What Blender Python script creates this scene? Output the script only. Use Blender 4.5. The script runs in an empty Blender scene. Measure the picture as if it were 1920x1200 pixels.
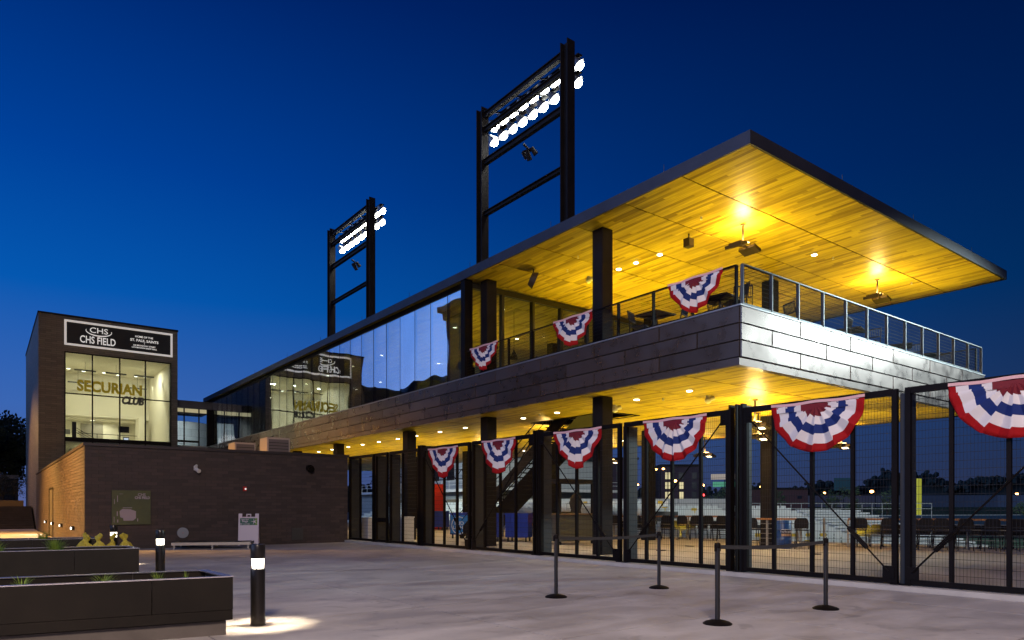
import bpy, math, random
from mathutils import Vector, Matrix
R = math.radians
random.seed(7)
sc = bpy.context.scene
C = sc.collection

# ------------------------------------------------------------------ camera
cam_d = bpy.data.cameras.new("camera")
cam = bpy.data.objects.new("camera", cam_d); C.objects.link(cam); sc.camera = cam
cam.location = (0, 0, 1.45)
cam.rotation_euler = (R(90), 0, R(52.866 - 90))
cam_d.sensor_width = 36; cam_d.lens = 1310 / 1920 * 36
cam_d.shift_y = 350.5 / 1920
cam_d.clip_start = 0.05; cam_d.clip_end = 5000

# ------------------------------------------------------------------ world: dusk sky
W = bpy.data.worlds.new("World"); sc.world = W; W.use_nodes = True
nt = W.node_tree; nt.nodes.clear()
def wn(t, **k):
    n = nt.nodes.new(t)
    for a, b in k.items(): setattr(n, a, b)
    return n
def lin(r, g, b):
    f = lambda c: (c/255/12.92) if c/255 <= .04045 else ((c/255+.055)/1.055)**2.4
    return (f(r), f(g), f(b), 1)
tc = wn('ShaderNodeTexCoord'); sep = wn('ShaderNodeSeparateXYZ')
nrm = wn('ShaderNodeVectorMath', operation='NORMALIZE')
nt.links.new(tc.outputs['Generated'], nrm.inputs[0]); nt.links.new(nrm.outputs[0], sep.inputs[0])
ramp = wn('ShaderNodeValToRGB'); cr = ramp.color_ramp
pts = [(0.0, (80, 92, 142)), (.05, (68, 92, 150)), (.12, (56, 98, 172)), (.26, (4, 84, 170)), (.40, (0, 62, 148)), (.58, (0, 37, 108)), (.8, (0, 24, 84)), (1, (0, 20, 72))]
cr.elements[0].position = 0; cr.elements[0].color = lin(*pts[0][1])
cr.elements[1].position = 1; cr.elements[1].color = lin(*pts[-1][1])
for p, c in pts[1:-1]:
    e = cr.elements.new(p); e.color = lin(*c)
nt.links.new(sep.outputs['Z'], ramp.inputs[0])
# afterglow in the north-west, towards where the sun went down
dotn = wn('ShaderNodeVectorMath', operation='DOT_PRODUCT')
nt.links.new(nrm.outputs[0], dotn.inputs[0]); dotn.inputs[1].default_value = (-.93, .35, .10)
mr = wn('ShaderNodeMapRange', interpolation_type='SMOOTHERSTEP'); mr.inputs[1].default_value = .52; mr.inputs[2].default_value = 1.0
nt.links.new(dotn.outputs['Value'], mr.inputs[0])
ramp2 = wn('ShaderNodeValToRGB'); c2 = ramp2.color_ramp
c2.elements[0].color = lin(160, 170, 212); c2.elements[1].color = lin(60, 90, 190); c2.elements[1].position = .9
e = c2.elements.new(.3); e.color = lin(104, 148, 216)
nt.links.new(sep.outputs['Z'], ramp2.inputs[0])
mix = wn('ShaderNodeMix', data_type='RGBA')
nt.links.new(mr.outputs[0], mix.inputs[0]); nt.links.new(ramp.outputs[0], mix.inputs[6]); nt.links.new(ramp2.outputs[0], mix.inputs[7])
# darker towards the east (right)
dot2 = wn('ShaderNodeVectorMath', operation='DOT_PRODUCT')
nt.links.new(nrm.outputs[0], dot2.inputs[0]); dot2.inputs[1].default_value = (.80, -.60, 0)
mr2 = wn('ShaderNodeMapRange', interpolation_type='SMOOTHSTEP'); mr2.inputs[1].default_value = -.75; mr2.inputs[2].default_value = .9
mr2.inputs[3].default_value = 1.12; mr2.inputs[4].default_value = .20
nt.links.new(dot2.outputs['Value'], mr2.inputs[0])
mulc = wn('ShaderNodeVectorMath', operation='SCALE')
nt.links.new(mix.outputs[2], mulc.inputs[0]); nt.links.new(mr2.outputs[0], mulc.inputs['Scale'])
gl = wn('ShaderNodeMath', operation='MULTIPLY_ADD'); gl.inputs[1].default_value = 1.3; gl.inputs[2].default_value = 1.0
nt.links.new(mr.outputs[0], gl.inputs[0]); mul2 = wn('ShaderNodeVectorMath', operation='SCALE'); nt.links.new(mulc.outputs[0], mul2.inputs[0]); nt.links.new(gl.outputs[0], mul2.inputs['Scale'])
bg = wn('ShaderNodeBackground'); bg.inputs[1].default_value = 1.0
wo = wn('ShaderNodeOutputWorld')
nt.links.new(mul2.outputs[0], bg.inputs[0]); nt.links.new(bg.outputs[0], wo.inputs[0])

vs = sc.view_settings
sc.display_settings.display_device = 'sRGB'
vs.view_transform = 'Standard'; vs.look = 'None'; vs.exposure = 0; vs.gamma = 1; vs.use_curve_mapping = False
sc.render.engine = 'CYCLES'
cy = sc.cycles
cy.use_denoising = True
try: cy.denoiser = 'OPENIMAGEDENOISE'
except Exception: pass
cy.max_bounces = 8; cy.transparent_max_bounces = 24; cy.diffuse_bounces = 4; cy.glossy_bounces = 4
cy.sample_clamp_indirect = 4; cy.sample_clamp_direct = 0
cy.caustics_reflective = False; cy.caustics_refractive = False
cy.use_light_tree = True

# ------------------------------------------------------------------ helpers
class MB:
    def __init__(s): s.v = []; s.f = []; s.m = []
    def add(s, vs_, fs, mi=0):
        b = len(s.v); s.v += [tuple(v) for v in vs_]
        for f in fs: s.f.append(tuple(b + i for i in f)); s.m.append(mi)
        return s
    def box(s, x0, x1, y0, y1, z0, z1, mi=0):
        return s.add([(x0,y0,z0),(x1,y0,z0),(x1,y1,z0),(x0,y1,z0),(x0,y0,z1),(x1,y0,z1),(x1,y1,z1),(x0,y1,z1)],
                     [(0,3,2,1),(4,5,6,7),(0,1,5,4),(1,2,6,5),(2,3,7,6),(3,0,4,7)], mi)
    def obox(s, c, ax, ay, az, mi=0):     # half-extent vectors
        c, ax, ay, az = map(Vector, (c, ax, ay, az)); vs_ = []
        for k in (-1, 1):
            for i, j in ((-1,-1),(1,-1),(1,1),(-1,1)): vs_.append(c + ax*i + ay*j + az*k)
        return s.add(vs_, [(0,3,2,1),(4,5,6,7),(0,1,5,4),(1,2,6,5),(2,3,7,6),(3,0,4,7)], mi)
    def bar(s, p, q, w, h=None, mi=0, up=(0,0,1)):
        p, q = Vector(p), Vector(q); h = h or w
        d = (q - p); L = d.length; d.normalize(); u = Vector(up)
        if abs(d.dot(u)) > .98: u = Vector((1, 0, 0))
        a = d.cross(u).normalized(); b = a.cross(d).normalized()
        return s.obox((p+q)/2, a*w/2, b*h/2, d*L/2, mi)
    def tube(s, p, q, r, r2=None, n=8, mi=0, cap=True):
        p, q = Vector(p), Vector(q); r2 = r if r2 is None else r2
        d = (q - p).normalized(); u = Vector((0,0,1)) if abs(d.z) < .98 else Vector((1,0,0))
        a = d.cross(u).normalized(); b = a.cross(d).normalized(); vs_ = []
        for c, rr in ((p, r), (q, r2)):
            for i in range(n):
                t = 2*math.pi*i/n; vs_.append(c + a*math.cos(t)*rr + b*math.sin(t)*rr)
        fs = [(i, (i+1) % n, n+(i+1) % n, n+i) for i in range(n)]
        if cap: fs += [tuple(range(n-1, -1, -1)), tuple(range(n, 2*n))]
        return s.add(vs_, fs, mi)
    def lathe(s, c, prof, n=20, mi=0):
        cx, cy_, cz = c; vs_ = []
        for r, z in prof:
            for i in range(n):
                t = 2*math.pi*i/n; vs_.append((cx + r*math.cos(t), cy_ + r*math.sin(t), cz + z))
        fs = [(k*n+i, k*n+(i+1) % n, (k+1)*n+(i+1) % n, (k+1)*n+i) for k in range(len(prof)-1) for i in range(n)]
        fs += [tuple(range(n-1, -1, -1)), tuple(range((len(prof)-1)*n, len(prof)*n))]
        return s.add(vs_, fs, mi)
    def prism(s, poly, z0, z1, mi=0):
        n = len(poly); vs_ = [(x, y, z0) for x, y in poly] + [(x, y, z1) for x, y in poly]
        return s.add(vs_, [tuple(range(n-1, -1, -1)), tuple(range(n, 2*n))] + [(i, (i+1) % n, n+(i+1) % n, n+i) for i in range(n)], mi)
    def ball(s, c, r, n=10, m=6, sz=1, mi=0):
        return s.lathe((c[0], c[1], c[2]), [(max(.001, r*math.sin(math.pi*k/m)), -r*sz*math.cos(math.pi*k/m)) for k in range(m+1)], n, mi)
    def mesh(s, name, off=(0,0,0), mats=()):
        me = bpy.data.meshes.new(name); ox, oy, oz = off
        me.from_pydata([(x-ox, y-oy, z-oz) for x, y, z in s.v], [], s.f)
        for m in mats: me.materials.append(m)
        if len(mats) > 1: me.polygons.foreach_set('material_index', s.m)
        me.update(); return me

def origin(o):
    p = Vector((0, 0, 0))
    while o is not None: p = p + Vector(o.location); o = o.parent
    return p
def tag(o, label=None, cat=None, group=None, kind=None):
    if label: o['label'] = label
    if cat: o['category'] = cat
    if group: o['group'] = group
    if kind: o['kind'] = kind
    return o
def smooth(o, ang=40):
    me = o.data
    me.polygons.foreach_set('use_smooth', [True]*len(me.polygons))
    try: me.set_sharp_from_angle(angle=R(ang))
    except Exception: pass
    return o
def build(mb, name, mats, parent=None, sm=False, **k):
    mats = mats if isinstance(mats, (list, tuple)) else [mats]
    me = mb.mesh(name, origin(parent) if parent else (0,0,0), mats)
    o = bpy.data.objects.new(name, me); C.objects.link(o)
    if parent: o.parent = parent
    if sm: smooth(o)
    return tag(o, **k)
def inst(name, me, loc, parent=None, rz=0, **k):
    o = bpy.data.objects.new(name, me); C.objects.link(o)
    if parent: o.parent = parent; loc = Vector(loc) - origin(parent)
    o.location = loc; o.rotation_euler = (0, 0, rz)
    return tag(o, **k)
def thing(name, label, cat, loc, group=None, kind=None):
    o = bpy.data.objects.new(name, None); C.objects.link(o); o.location = loc
    o.empty_display_size = .2
    return tag(o, label, cat, group, kind)
def kids(o): return [c for c in C.objects if c.parent == o]
def dup(root, loc, rz=0, label=None, group=None):
    r = root.copy(); C.objects.link(r); r.location = loc; r.rotation_euler = (0, 0, rz)
    if label: r['label'] = label
    if group: r['group'] = group
    for ch in root.children:
        c = ch.copy(); C.objects.link(c); c.parent = r
        for g in ch.children:
            d = g.copy(); C.objects.link(d); d.parent = c
    return r
def text(s_, name, mat, loc, size, normal_rz, parent=None, ext=.01, ax='CENTER', bold=0, shear=0, sx=1, **k):
    cu = bpy.data.curves.new(name, 'FONT'); cu.body = s_; cu.size = size; cu.extrude = ext; cu.align_x = ax; cu.align_y = 'CENTER'
    cu.offset = bold; cu.shear = shear; cu.materials.append(mat); cu.resolution_u = 3
    tmp = bpy.data.objects.new(name, cu); C.objects.link(tmp)
    me = bpy.data.meshes.new_from_object(tmp, depsgraph=bpy.context.evaluated_depsgraph_get()); me.name = name
    bpy.data.objects.remove(tmp); o = bpy.data.objects.new(name, me); C.objects.link(o)
    if not me.materials: me.materials.append(mat)
    if parent: o.parent = parent; loc = Vector(loc) - origin(parent)
    o.location = loc; o.rotation_euler = (R(90), 0, normal_rz); o.scale = (sx, 1, 1)
    return tag(o, **k)
def lamp(name, typ, loc, energy, col, size=.1, to=None, parent=None, spot=None, blend=.3, spread=None, shape='DISK'):
    l = bpy.data.lights.new(name, typ); l.energy = energy; l.color = col
    if typ == 'AREA':
        l.shape = shape; l.size = size
        if spread: l.spread = R(spread)
    else: l.shadow_soft_size = size
    if typ == 'SPOT': l.spot_size = R(spot or 90); l.spot_blend = blend
    o = bpy.data.objects.new(name, l); C.objects.link(o)
    if to is not None: o.rotation_euler = (Vector(to) - Vector(loc)).to_track_quat('-Z', 'Y').to_euler()
    if parent: o.parent = parent; loc = Vector(loc) - origin(parent)
    o.location = loc
    return o

# ------------------------------------------------------------------ materials
def M(name, col, rough=.6, metal=0, var=.0, vscale=3., bump=0, bscale=20., emit=None, estr=0, spec=.5, stretch=(1,1,1), coords='Object', coat=0):
    m = bpy.data.materials.new(name); m.use_nodes = True; t = m.node_tree; b = t.nodes['Principled BSDF']
    b.inputs['Base Color'].default_value = (*col, 1); b.inputs['Roughness'].default_value = rough; b.inputs['Metallic'].default_value = metal
    b.inputs['Specular IOR Level'].default_value = spec
    if coat: b.inputs['Coat Weight'].default_value = coat
    if emit: b.inputs['Emission Color'].default_value = (*emit, 1); b.inputs['Emission Strength'].default_value = estr
    if var or bump:
        tcn = t.nodes.new('ShaderNodeTexCoord'); mp = t.nodes.new('ShaderNodeMapping'); mp.inputs['Scale'].default_value = stretch
        t.links.new(tcn.outputs[coords], mp.inputs[0])
    if var:
        n = t.nodes.new('ShaderNodeTexNoise'); n.inputs['Scale'].default_value = vscale; n.inputs['Detail'].default_value = 6; n.inputs['Roughness'].default_value = .6
        t.links.new(mp.outputs[0], n.inputs[0])
        mr_ = t.nodes.new('ShaderNodeMapRange'); mr_.inputs[1].default_value = .3; mr_.inputs[2].default_value = .7
        mr_.inputs[3].default_value = 1 - var; mr_.inputs[4].default_value = 1 + var
        t.links.new(n.outputs[0], mr_.inputs[0])
        sc_ = t.nodes.new('ShaderNodeVectorMath'); sc_.operation = 'SCALE'; sc_.inputs[0].default_value = col
        t.links.new(mr_.outputs[0], sc_.inputs['Scale']); t.links.new(sc_.outputs[0], b.inputs['Base Color'])
    if bump:
        n2 = t.nodes.new('ShaderNodeTexNoise'); n2.inputs['Scale'].default_value = bscale; n2.inputs['Detail'].default_value = 4
        t.links.new(mp.outputs[0], n2.inputs[0])
        bp = t.nodes.new('ShaderNodeBump'); bp.inputs['Strength'].default_value = bump; bp.inputs['Distance'].default_value = .02
        t.links.new(n2.outputs[0], bp.inputs['Height']); t.links.new(bp.outputs[0], b.inputs['Normal'])
    return m
def emi(name, col, s):
    m = bpy.data.materials.new(name); m.use_nodes = True; t = m.node_tree; t.nodes.clear()
    e_ = t.nodes.new('ShaderNodeEmission'); e_.inputs[0].default_value = (*col, 1); e_.inputs[1].default_value = s
    o = t.nodes.new('ShaderNodeOutputMaterial'); t.links.new(e_.outputs[0], o.inputs[0]); return m

def wood(name, per, dark=(.22, .145, .008), light=(.54, .40, .03), axis=1, rough=.42):
    m = bpy.data.materials.new(name); m.use_nodes = True; t = m.node_tree; b = t.nodes['Principled BSDF']
    if per == 'object':
        n = t.nodes.new('ShaderNodeObjectInfo'); rnd = n.outputs['Random']
    else:
        n = t.nodes.new('ShaderNodeNewGeometry'); rnd = n.outputs['Random Per Island']
    r = t.nodes.new('ShaderNodeValToRGB'); r.color_ramp.elements[0].color = (*dark, 1); r.color_ramp.elements[1].color = (*light, 1)
    e_ = r.color_ramp.elements.new(.35); e_.color = tuple(d*.35 + l*.65 for d, l in zip(dark, light)) + (1,)
    t.links.new(rnd, r.inputs[0])
    tcn = t.nodes.new('ShaderNodeTexCoord'); mp = t.nodes.new('ShaderNodeMapping')
    s = [26, 26, 26]; s[axis] = 1.2; mp.inputs['Scale'].default_value = s
    geo = t.nodes.new('ShaderNodeNewGeometry'); t.links.new(geo.outputs['Position'], mp.inputs[0])
    nz = t.nodes.new('ShaderNodeTexNoise'); nz.inputs['Scale'].default_value = 1; nz.inputs['Detail'].default_value = 5
    t.links.new(mp.outputs[0], nz.inputs[0])
    mrn = t.nodes.new('ShaderNodeMapRange'); mrn.inputs[1].default_value = .3; mrn.inputs[2].default_value = .7; mrn.inputs[3].default_value = .72; mrn.inputs[4].default_value = 1.18
    t.links.new(nz.outputs[0], mrn.inputs[0])
    v = t.nodes.new('ShaderNodeVectorMath'); v.operation = 'SCALE'; t.links.new(r.outputs[0], v.inputs[0]); t.links.new(mrn.outputs[0], v.inputs['Scale'])
    t.links.new(v.outputs[0], b.inputs['Base Color']); b.inputs['Roughness'].default_value = rough; b.inputs['Specular IOR Level'].default_value = .22
    bp = t.nodes.new('ShaderNodeBump'); bp.inputs['Strength'].default_value = .15; bp.inputs['Distance'].default_value = .01
    t.links.new(nz.outputs[0], bp.inputs['Height']); t.links.new(bp.outputs[0], b.inputs['Normal'])
    return m

black_steel = M('black_steel', (.007, .005, .0045), .5, .0, spec=.10, var=.3, vscale=2)
dark_steel = M('dark_steel', (.015, .012, .012), .55, .0, spec=.12, var=.25, vscale=1.5)
fin_paint = M('fin_paint', (.026, .027, .030), .5, .0, var=.15, vscale=1.2)
wire_mat = M('wire', (.02, .018, .018), .5, .4)
fascia_mat = M('fascia_metal', (.06, .055, .062), .45, .6, var=.2, vscale=1)
wood_obj = wood('soffit_wood_single', 'object'); wood_isl = wood('soffit_wood', 'island')
wood_counter = wood('counter_wood', 'island', (.22, .09, .03), (.36, .16, .05))
dark_gap = M('dark_gap', (.02, .012, .006), .9)
concrete = M('concrete', (.36, .33, .30), .75, var=.18, vscale=.7, bump=.1, bscale=15)
kerb_mat = M('kerb_concrete', (.50, .46, .40), .8, var=.12, vscale=2, bump=.1)
white_paint = M('white_paint', (.72, .70, .66), .6, var=.05)
room_white = M('room_white', (.74, .70, .56), .8)
blackbrick_mortar = M('mortar', (.05, .042, .04), .9)

def brick_material(name, base, per='island'):
    m = bpy.data.materials.new(name); m.use_nodes = True; t = m.node_tree; b = t.nodes['Principled BSDF']
    n = t.nodes.new('ShaderNodeObjectInfo' if per == 'object' else 'ShaderNodeNewGeometry')
    rnd = n.outputs['Random' if per == 'object' else 'Random Per Island']
    mr_ = t.nodes.new('ShaderNodeMapRange'); mr_.inputs[3].default_value = .68; mr_.inputs[4].default_value = 1.32
    t.links.new(rnd, mr_.inputs[0])
    v = t.nodes.new('ShaderNodeVectorMath'); v.operation = 'SCALE'; v.inputs[0].default_value = base
    t.links.new(mr_.outputs[0], v.inputs['Scale']); t.links.new(v.outputs[0], b.inputs['Base Color'])
    mr3 = t.nodes.new('ShaderNodeMapRange'); mr3.inputs[3].default_value = .62; mr3.inputs[4].default_value = .78
    t.links.new(rnd, mr3.inputs[0]); t.links.new(mr3.outputs[0], b.inputs['Roughness'])
    return m
brick_m = brick_material('ironspot_brick', (.058, .041, .038)); brick_o = brick_material('ironspot_brick_single', (.058, .041, .038), 'object')

def brick_tex(name, c1, c2, mortar, w, h, vert_axis_map):
    m = bpy.data.materials.new(name); m.use_nodes = True; t = m.node_tree; b = t.nodes['Principled BSDF']
    g = t.nodes.new('ShaderNodeNewGeometry'); s = t.nodes.new('ShaderNodeSeparateXYZ'); c = t.nodes.new('ShaderNodeCombineXYZ')
    t.links.new(g.outputs['Position'], s.inputs[0])
    if vert_axis_map == 'xy':
        a = t.nodes.new('ShaderNodeMath'); a.operation = 'ADD'; t.links.new(s.outputs['X'], a.inputs[0]); t.links.new(s.outputs['Y'], a.inputs[1])
        t.links.new(a.outputs[0], c.inputs[0])
    else: t.links.new(s.outputs[vert_axis_map], c.inputs[0])
    t.links.new(s.outputs['Z'], c.inputs[1])
    br = t.nodes.new('ShaderNodeTexBrick'); br.inputs['Scale'].default_value = 1
    br.inputs['Color1'].default_value = (*c1, 1); br.inputs['Color2'].default_value = (*c2, 1); br.inputs['Mortar'].default_value = (*mortar, 1)
    br.inputs['Brick Width'].default_value = w; br.inputs['Row Height'].default_value = h; br.inputs['Mortar Size'].default_value = .012
    t.links.new(c.outputs[0], br.inputs[0]); t.links.new(br.outputs[0], b.inputs['Base Color'])
    bp = t.nodes.new('ShaderNodeBump'); bp.inputs['Strength'].default_value = .4; bp.inputs['Distance'].default_value = .01; bp.invert = True
    t.links.new(br.outputs['Fac'], bp.inputs['Height']); t.links.new(bp.outputs[0], b.inputs['Normal'])
    b.inputs['Roughness'].default_value = .6
    return m
tower_brick = brick_tex('brick_facing', (.12, .10, .075), (.18, .15, .115), (.09, .08, .06), .6, .13, 'xy')
old_brick = brick_tex('old_brick', (.10, .065, .045), (.16, .10, .07), (.12, .10, .08), .5, .15, 'xy')
far_block = brick_tex('block_wall', (.42, .43, .42), (.50, .50, .48), (.25, .26, .26), 1.2, .6, 'xy')

def zinc_material():
    m = bpy.data.materials.new('zinc_panel'); m.use_nodes = True; t = m.node_tree; b = t.nodes['Principled BSDF']
    g = t.nodes.new('ShaderNodeNewGeometry'); oi = t.nodes.new('ShaderNodeObjectInfo')
    n = t.nodes.new('ShaderNodeTexNoise'); n.inputs['Scale'].default_value = .75; n.inputs['Detail'].default_value = 0
    add = t.nodes.new('ShaderNodeVectorMath'); add.operation = 'ADD'
    sc_ = t.nodes.new('ShaderNodeVectorMath'); sc_.operation = 'SCALE'; sc_.inputs[0].default_value = (40, 17, 23); t.links.new(oi.outputs['Random'], sc_.inputs['Scale'])
    t.links.new(g.outputs['Position'], add.inputs[0]); t.links.new(sc_.outputs[0], add.inputs[1]); t.links.new(add.outputs[0], n.inputs[0])
    bp = t.nodes.new('ShaderNodeBump'); bp.inputs['Strength'].default_value = .22; bp.inputs['Distance'].default_value = .09
    t.links.new(n.outputs[0], bp.inputs['Height']); t.links.new(bp.outputs[0], b.inputs['Normal'])
    n2 = t.nodes.new('ShaderNodeTexNoise'); n2.inputs['Scale'].default_value = 3; n2.inputs['Detail'].default_value = 5; t.links.new(g.outputs['Position'], n2.inputs[0])
    mr_ = t.nodes.new('ShaderNodeMapRange'); mr_.inputs[1].default_value = .3; mr_.inputs[2].default_value = .7; mr_.inputs[3].default_value = .24; mr_.inputs[4].default_value = .38
    t.links.new(n2.outputs[0], mr_.inputs[0]); t.links.new(mr_.outputs[0], b.inputs['Roughness'])
    mr2_ = t.nodes.new('ShaderNodeMapRange'); mr2_.inputs[3].default_value = .72; mr2_.inputs[4].default_value = 1.22; t.links.new(oi.outputs['Random'], mr2_.inputs[0])
    v = t.nodes.new('ShaderNodeVectorMath'); v.operation = 'SCALE'; v.inputs[0].default_value = (.17, .125, .105); t.links.new(mr2_.outputs[0], v.inputs['Scale'])
    t.links.new(v.outputs[0], b.inputs['Base Color']); b.inputs['Metallic'].default_value = .75
    return m
zinc = zinc_material()

def glass_material(name, refl=.5, tint=(1, 1, 1), trans=(.8, .85, .85), wav=.0, rough=0., fres=.6):
    m = bpy.data.materials.new(name); m.use_nodes = True; t = m.node_tree; t.nodes.clear()
    tr = t.nodes.new('ShaderNodeBsdfTransparent'); tr.inputs[0].default_value = (*trans, 1)
    gl = t.nodes.new('ShaderNodeBsdfGlossy'); gl.inputs[0].default_value = (*tint, 1); gl.inputs['Roughness'].default_value = rough
    lw = t.nodes.new('ShaderNodeLayerWeight'); lw.inputs[0].default_value = .5
    pw = t.nodes.new('ShaderNodeMath'); pw.operation = 'POWER'; pw.inputs[1].default_value = 4; t.links.new(lw.outputs['Facing'], pw.inputs[0])
    ma = t.nodes.new('ShaderNodeMath'); ma.operation = 'MULTIPLY_ADD'; ma.use_clamp = True; ma.inputs[1].default_value = fres; ma.inputs[2].default_value = refl
    t.links.new(pw.outputs[0], ma.inputs[0])
    mx = t.nodes.new('ShaderNodeMixShader'); o = t.nodes.new('ShaderNodeOutputMaterial')
    t.links.new(ma.outputs[0], mx.inputs[0]); t.links.new(tr.outputs[0], mx.inputs[1]); t.links.new(gl.outputs[0], mx.inputs[2]); t.links.new(mx.outputs[0], o.inputs[0])
    if wav:
        g = t.nodes.new('ShaderNodeNewGeometry'); n = t.nodes.new('ShaderNodeTexNoise'); n.inputs['Scale'].default_value = .8; n.inputs['Detail'].default_value = 0
        t.links.new(g.outputs['Position'], n.inputs[0])
        bp = t.nodes.new('ShaderNodeBump'); bp.inputs['Strength'].default_value = wav; bp.inputs['Distance'].default_value = .02
        t.links.new(n.outputs[0], bp.inputs['Height']); t.links.new(bp.outputs[0], gl.inputs['Normal'])
    return m
facade_glass = glass_material('facade_glass', .54, (.86, .92, 1), (.75, .8, .8), wav=.4)
facade_glass_b = glass_material('facade_glass_b', .48, (.86, .92, 1), (.72, .8, .8), wav=.4)
clear_glass = glass_material('clear_glass', .02)
smoked_glass = glass_material('smoked_glass', .02, trans=(.62, .64, .66))
net_mat = glass_material('infill_mesh', .04, tint=(.05, .05, .05), trans=(.86, .86, .88), rough=.5, fres=.0)

def plaza_material():
    m = bpy.data.materials.new('plaza_concrete'); m.use_nodes = True; t = m.node_tree; b = t.nodes['Principled BSDF']
    g = t.nodes.new('ShaderNodeNewGeometry'); oi = t.nodes.new('ShaderNodeObjectInfo')
    def noise(scale, det, mp=None, dist=0):
        n = t.nodes.new('ShaderNodeTexNoise'); n.inputs['Scale'].default_value = scale; n.inputs['Detail'].default_value = det; n.inputs['Distortion'].default_value = dist
        if mp: t.links.new(mp.outputs[0], n.inputs[0])
        else: t.links.new(g.outputs['Position'], n.inputs[0])
        return n
    a = noise(.45, 6, dist=.6); c = noise(9, 5)
    mp = t.nodes.new('ShaderNodeMapping'); mp.inputs['Scale'].default_value = (.35, .9, 1); mp.inputs['Rotation'].default_value = (0, 0, R(37)); t.links.new(g.outputs['Position'], mp.inputs[0])
    s = noise(2.2, 6, mp, .8)
    r = t.nodes.new('ShaderNodeValToRGB'); r.color_ramp.elements[0].color = (.34, .305, .285, 1); r.color_ramp.elements[1].color = (.55, .505, .47, 1)
    r.color_ramp.elements[0].position = .37; r.color_ramp.elements[1].position = .62
    m1 = t.nodes.new('ShaderNodeMath'); m1.operation = 'MULTIPLY_ADD'; m1.inputs[1].default_value = .45
    m2 = t.nodes.new('ShaderNodeMath'); m2.operation = 'MULTIPLY'; m2.inputs[1].default_value = .55
    t.links.new(s.outputs[0], m2.inputs[0]); t.links.new(a.outputs[0], m1.inputs[0]); t.links.new(m2.outputs[0], m1.inputs[2]); t.links.new(m1.outputs[0], r.inputs[0])
    mrf = t.nodes.new('ShaderNodeMapRange'); mrf.inputs[3].default_value = .93; mrf.inputs[4].default_value = 1.07; t.links.new(oi.outputs['Random'], mrf.inputs[0])
    mr3 = t.nodes.new('ShaderNodeMapRange'); mr3.inputs[3].default_value = .9; mr3.inputs[4].default_value = 1.1; t.links.new(c.outputs[0], mr3.inputs[0])
    mm = t.nodes.new('ShaderNodeMath'); mm.operation = 'MULTIPLY'; t.links.new(mrf.outputs[0], mm.inputs[0]); t.links.new(mr3.outputs[0], mm.inputs[1])
    v = t.nodes.new('ShaderNodeVectorMath'); v.operation = 'SCALE'; st = noise(1.3, 3, dist=1.5); mst = t.nodes.new('ShaderNodeMapRange'); mst.inputs[1].default_value = .60; mst.inputs[2].default_value = .68; mst.inputs[3].default_value = 1; mst.inputs[4].default_value = .78
    t.links.new(st.outputs[0], mst.inputs[0]); vo = t.nodes.new('ShaderNodeTexVoronoi'); vo.inputs['Scale'].default_value = 2.3; t.links.new(g.outputs['Position'], vo.inputs['Vector'])
    mvo = t.nodes.new('ShaderNodeMapRange'); mvo.inputs[1].default_value = .035; mvo.inputs[2].default_value = .05; mvo.inputs[3].default_value = .62; mvo.inputs[4].default_value = 1; t.links.new(vo.outputs['Distance'], mvo.inputs[0])
    m5 = t.nodes.new('ShaderNodeMath'); m5.operation = 'MULTIPLY'; t.links.new(mst.outputs[0], m5.inputs[0]); t.links.new(mvo.outputs[0], m5.inputs[1])
    m6 = t.nodes.new('ShaderNodeMath'); m6.operation = 'MULTIPLY'; t.links.new(m5.outputs[0], m6.inputs[0]); t.links.new(mm.outputs[0], m6.inputs[1])
    t.links.new(r.outputs[0], v.inputs[0]); t.links.new(m6.outputs[0], v.inputs['Scale'])
    t.links.new(v.outputs[0], b.inputs['Base Color'])
    mr4 = t.nodes.new('ShaderNodeMapRange'); mr4.inputs[1].default_value = .3; mr4.inputs[2].default_value = .7; mr4.inputs[3].default_value = .42; mr4.inputs[4].default_value = .75
    t.links.new(s.outputs[0], mr4.inputs[0]); t.links.new(mr4.outputs[0], b.inputs['Roughness'])
    bp = t.nodes.new('ShaderNodeBump'); bp.inputs['Strength'].default_value = .12; bp.inputs['Distance'].default_value = .01
    t.links.new(c.outputs[0], bp.inputs['Height']); t.links.new(bp.outputs[0], b.inputs['Normal'])
    return m
plaza_mat = plaza_material()

# ================================================================== THE SETTING
def struct(mb, name, mats, **k): return build(mb, name, mats, kind='structure', **k)
# field-level ground out to the horizon, and the higher city ground near the camera
g = MB(); g.add([(-2500,-2500,-1.75),(3500,-2500,-1.75),(3500,3500,-1.75),(-2500,3500,-1.75)], [(0,1,2,3)])
struct(g, 'ground', M('far_ground', (.035, .04, .035), .9, var=.3, vscale=.02))
g = MB(); g.box(-140, 26, -120, 140, -1.7, -.06); struct(g, 'street', M('asphalt', (.05, .048, .05), .8, var=.2, vscale=.5))
fence_x = lambda y: 12.98 - .0317*y
plaza = MB(); plaza.prism([(-9, -9), (fence_x(-9)-.22, -9), (fence_x(27.2)-.22, 27.2), (2.7, 27.2), (2.7, 59), (-9, 59)], -.06, -.022)
plaza = struct(plaza, 'plaza', M('plaza_bed', (.03, .026, .024), .95))
xs = [5.07 + 3.05*k for k in range(-4, 3)]; ys = [8.84 + 3.05*k for k in range(-5, 7)]
for i in range(len(xs)):
    for j in range(len(ys)-1):
        x0, y0, y1 = xs[i]+.010, ys[j]+.010, min(ys[j+1], 27.19)-.010
        if i < len(xs)-1: q = [(x0,y0),(xs[i+1]-.010,y0),(xs[i+1]-.010,y1),(x0,y1)]
        else: q = [(x0,y0),(fence_x(y0)-.22,y0),(fence_x(y1)-.22,y1),(x0,y1)]
        m_ = MB(); m_.prism(q, -.022, 0); build(m_, 'slab', plaza_mat, plaza)
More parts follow.
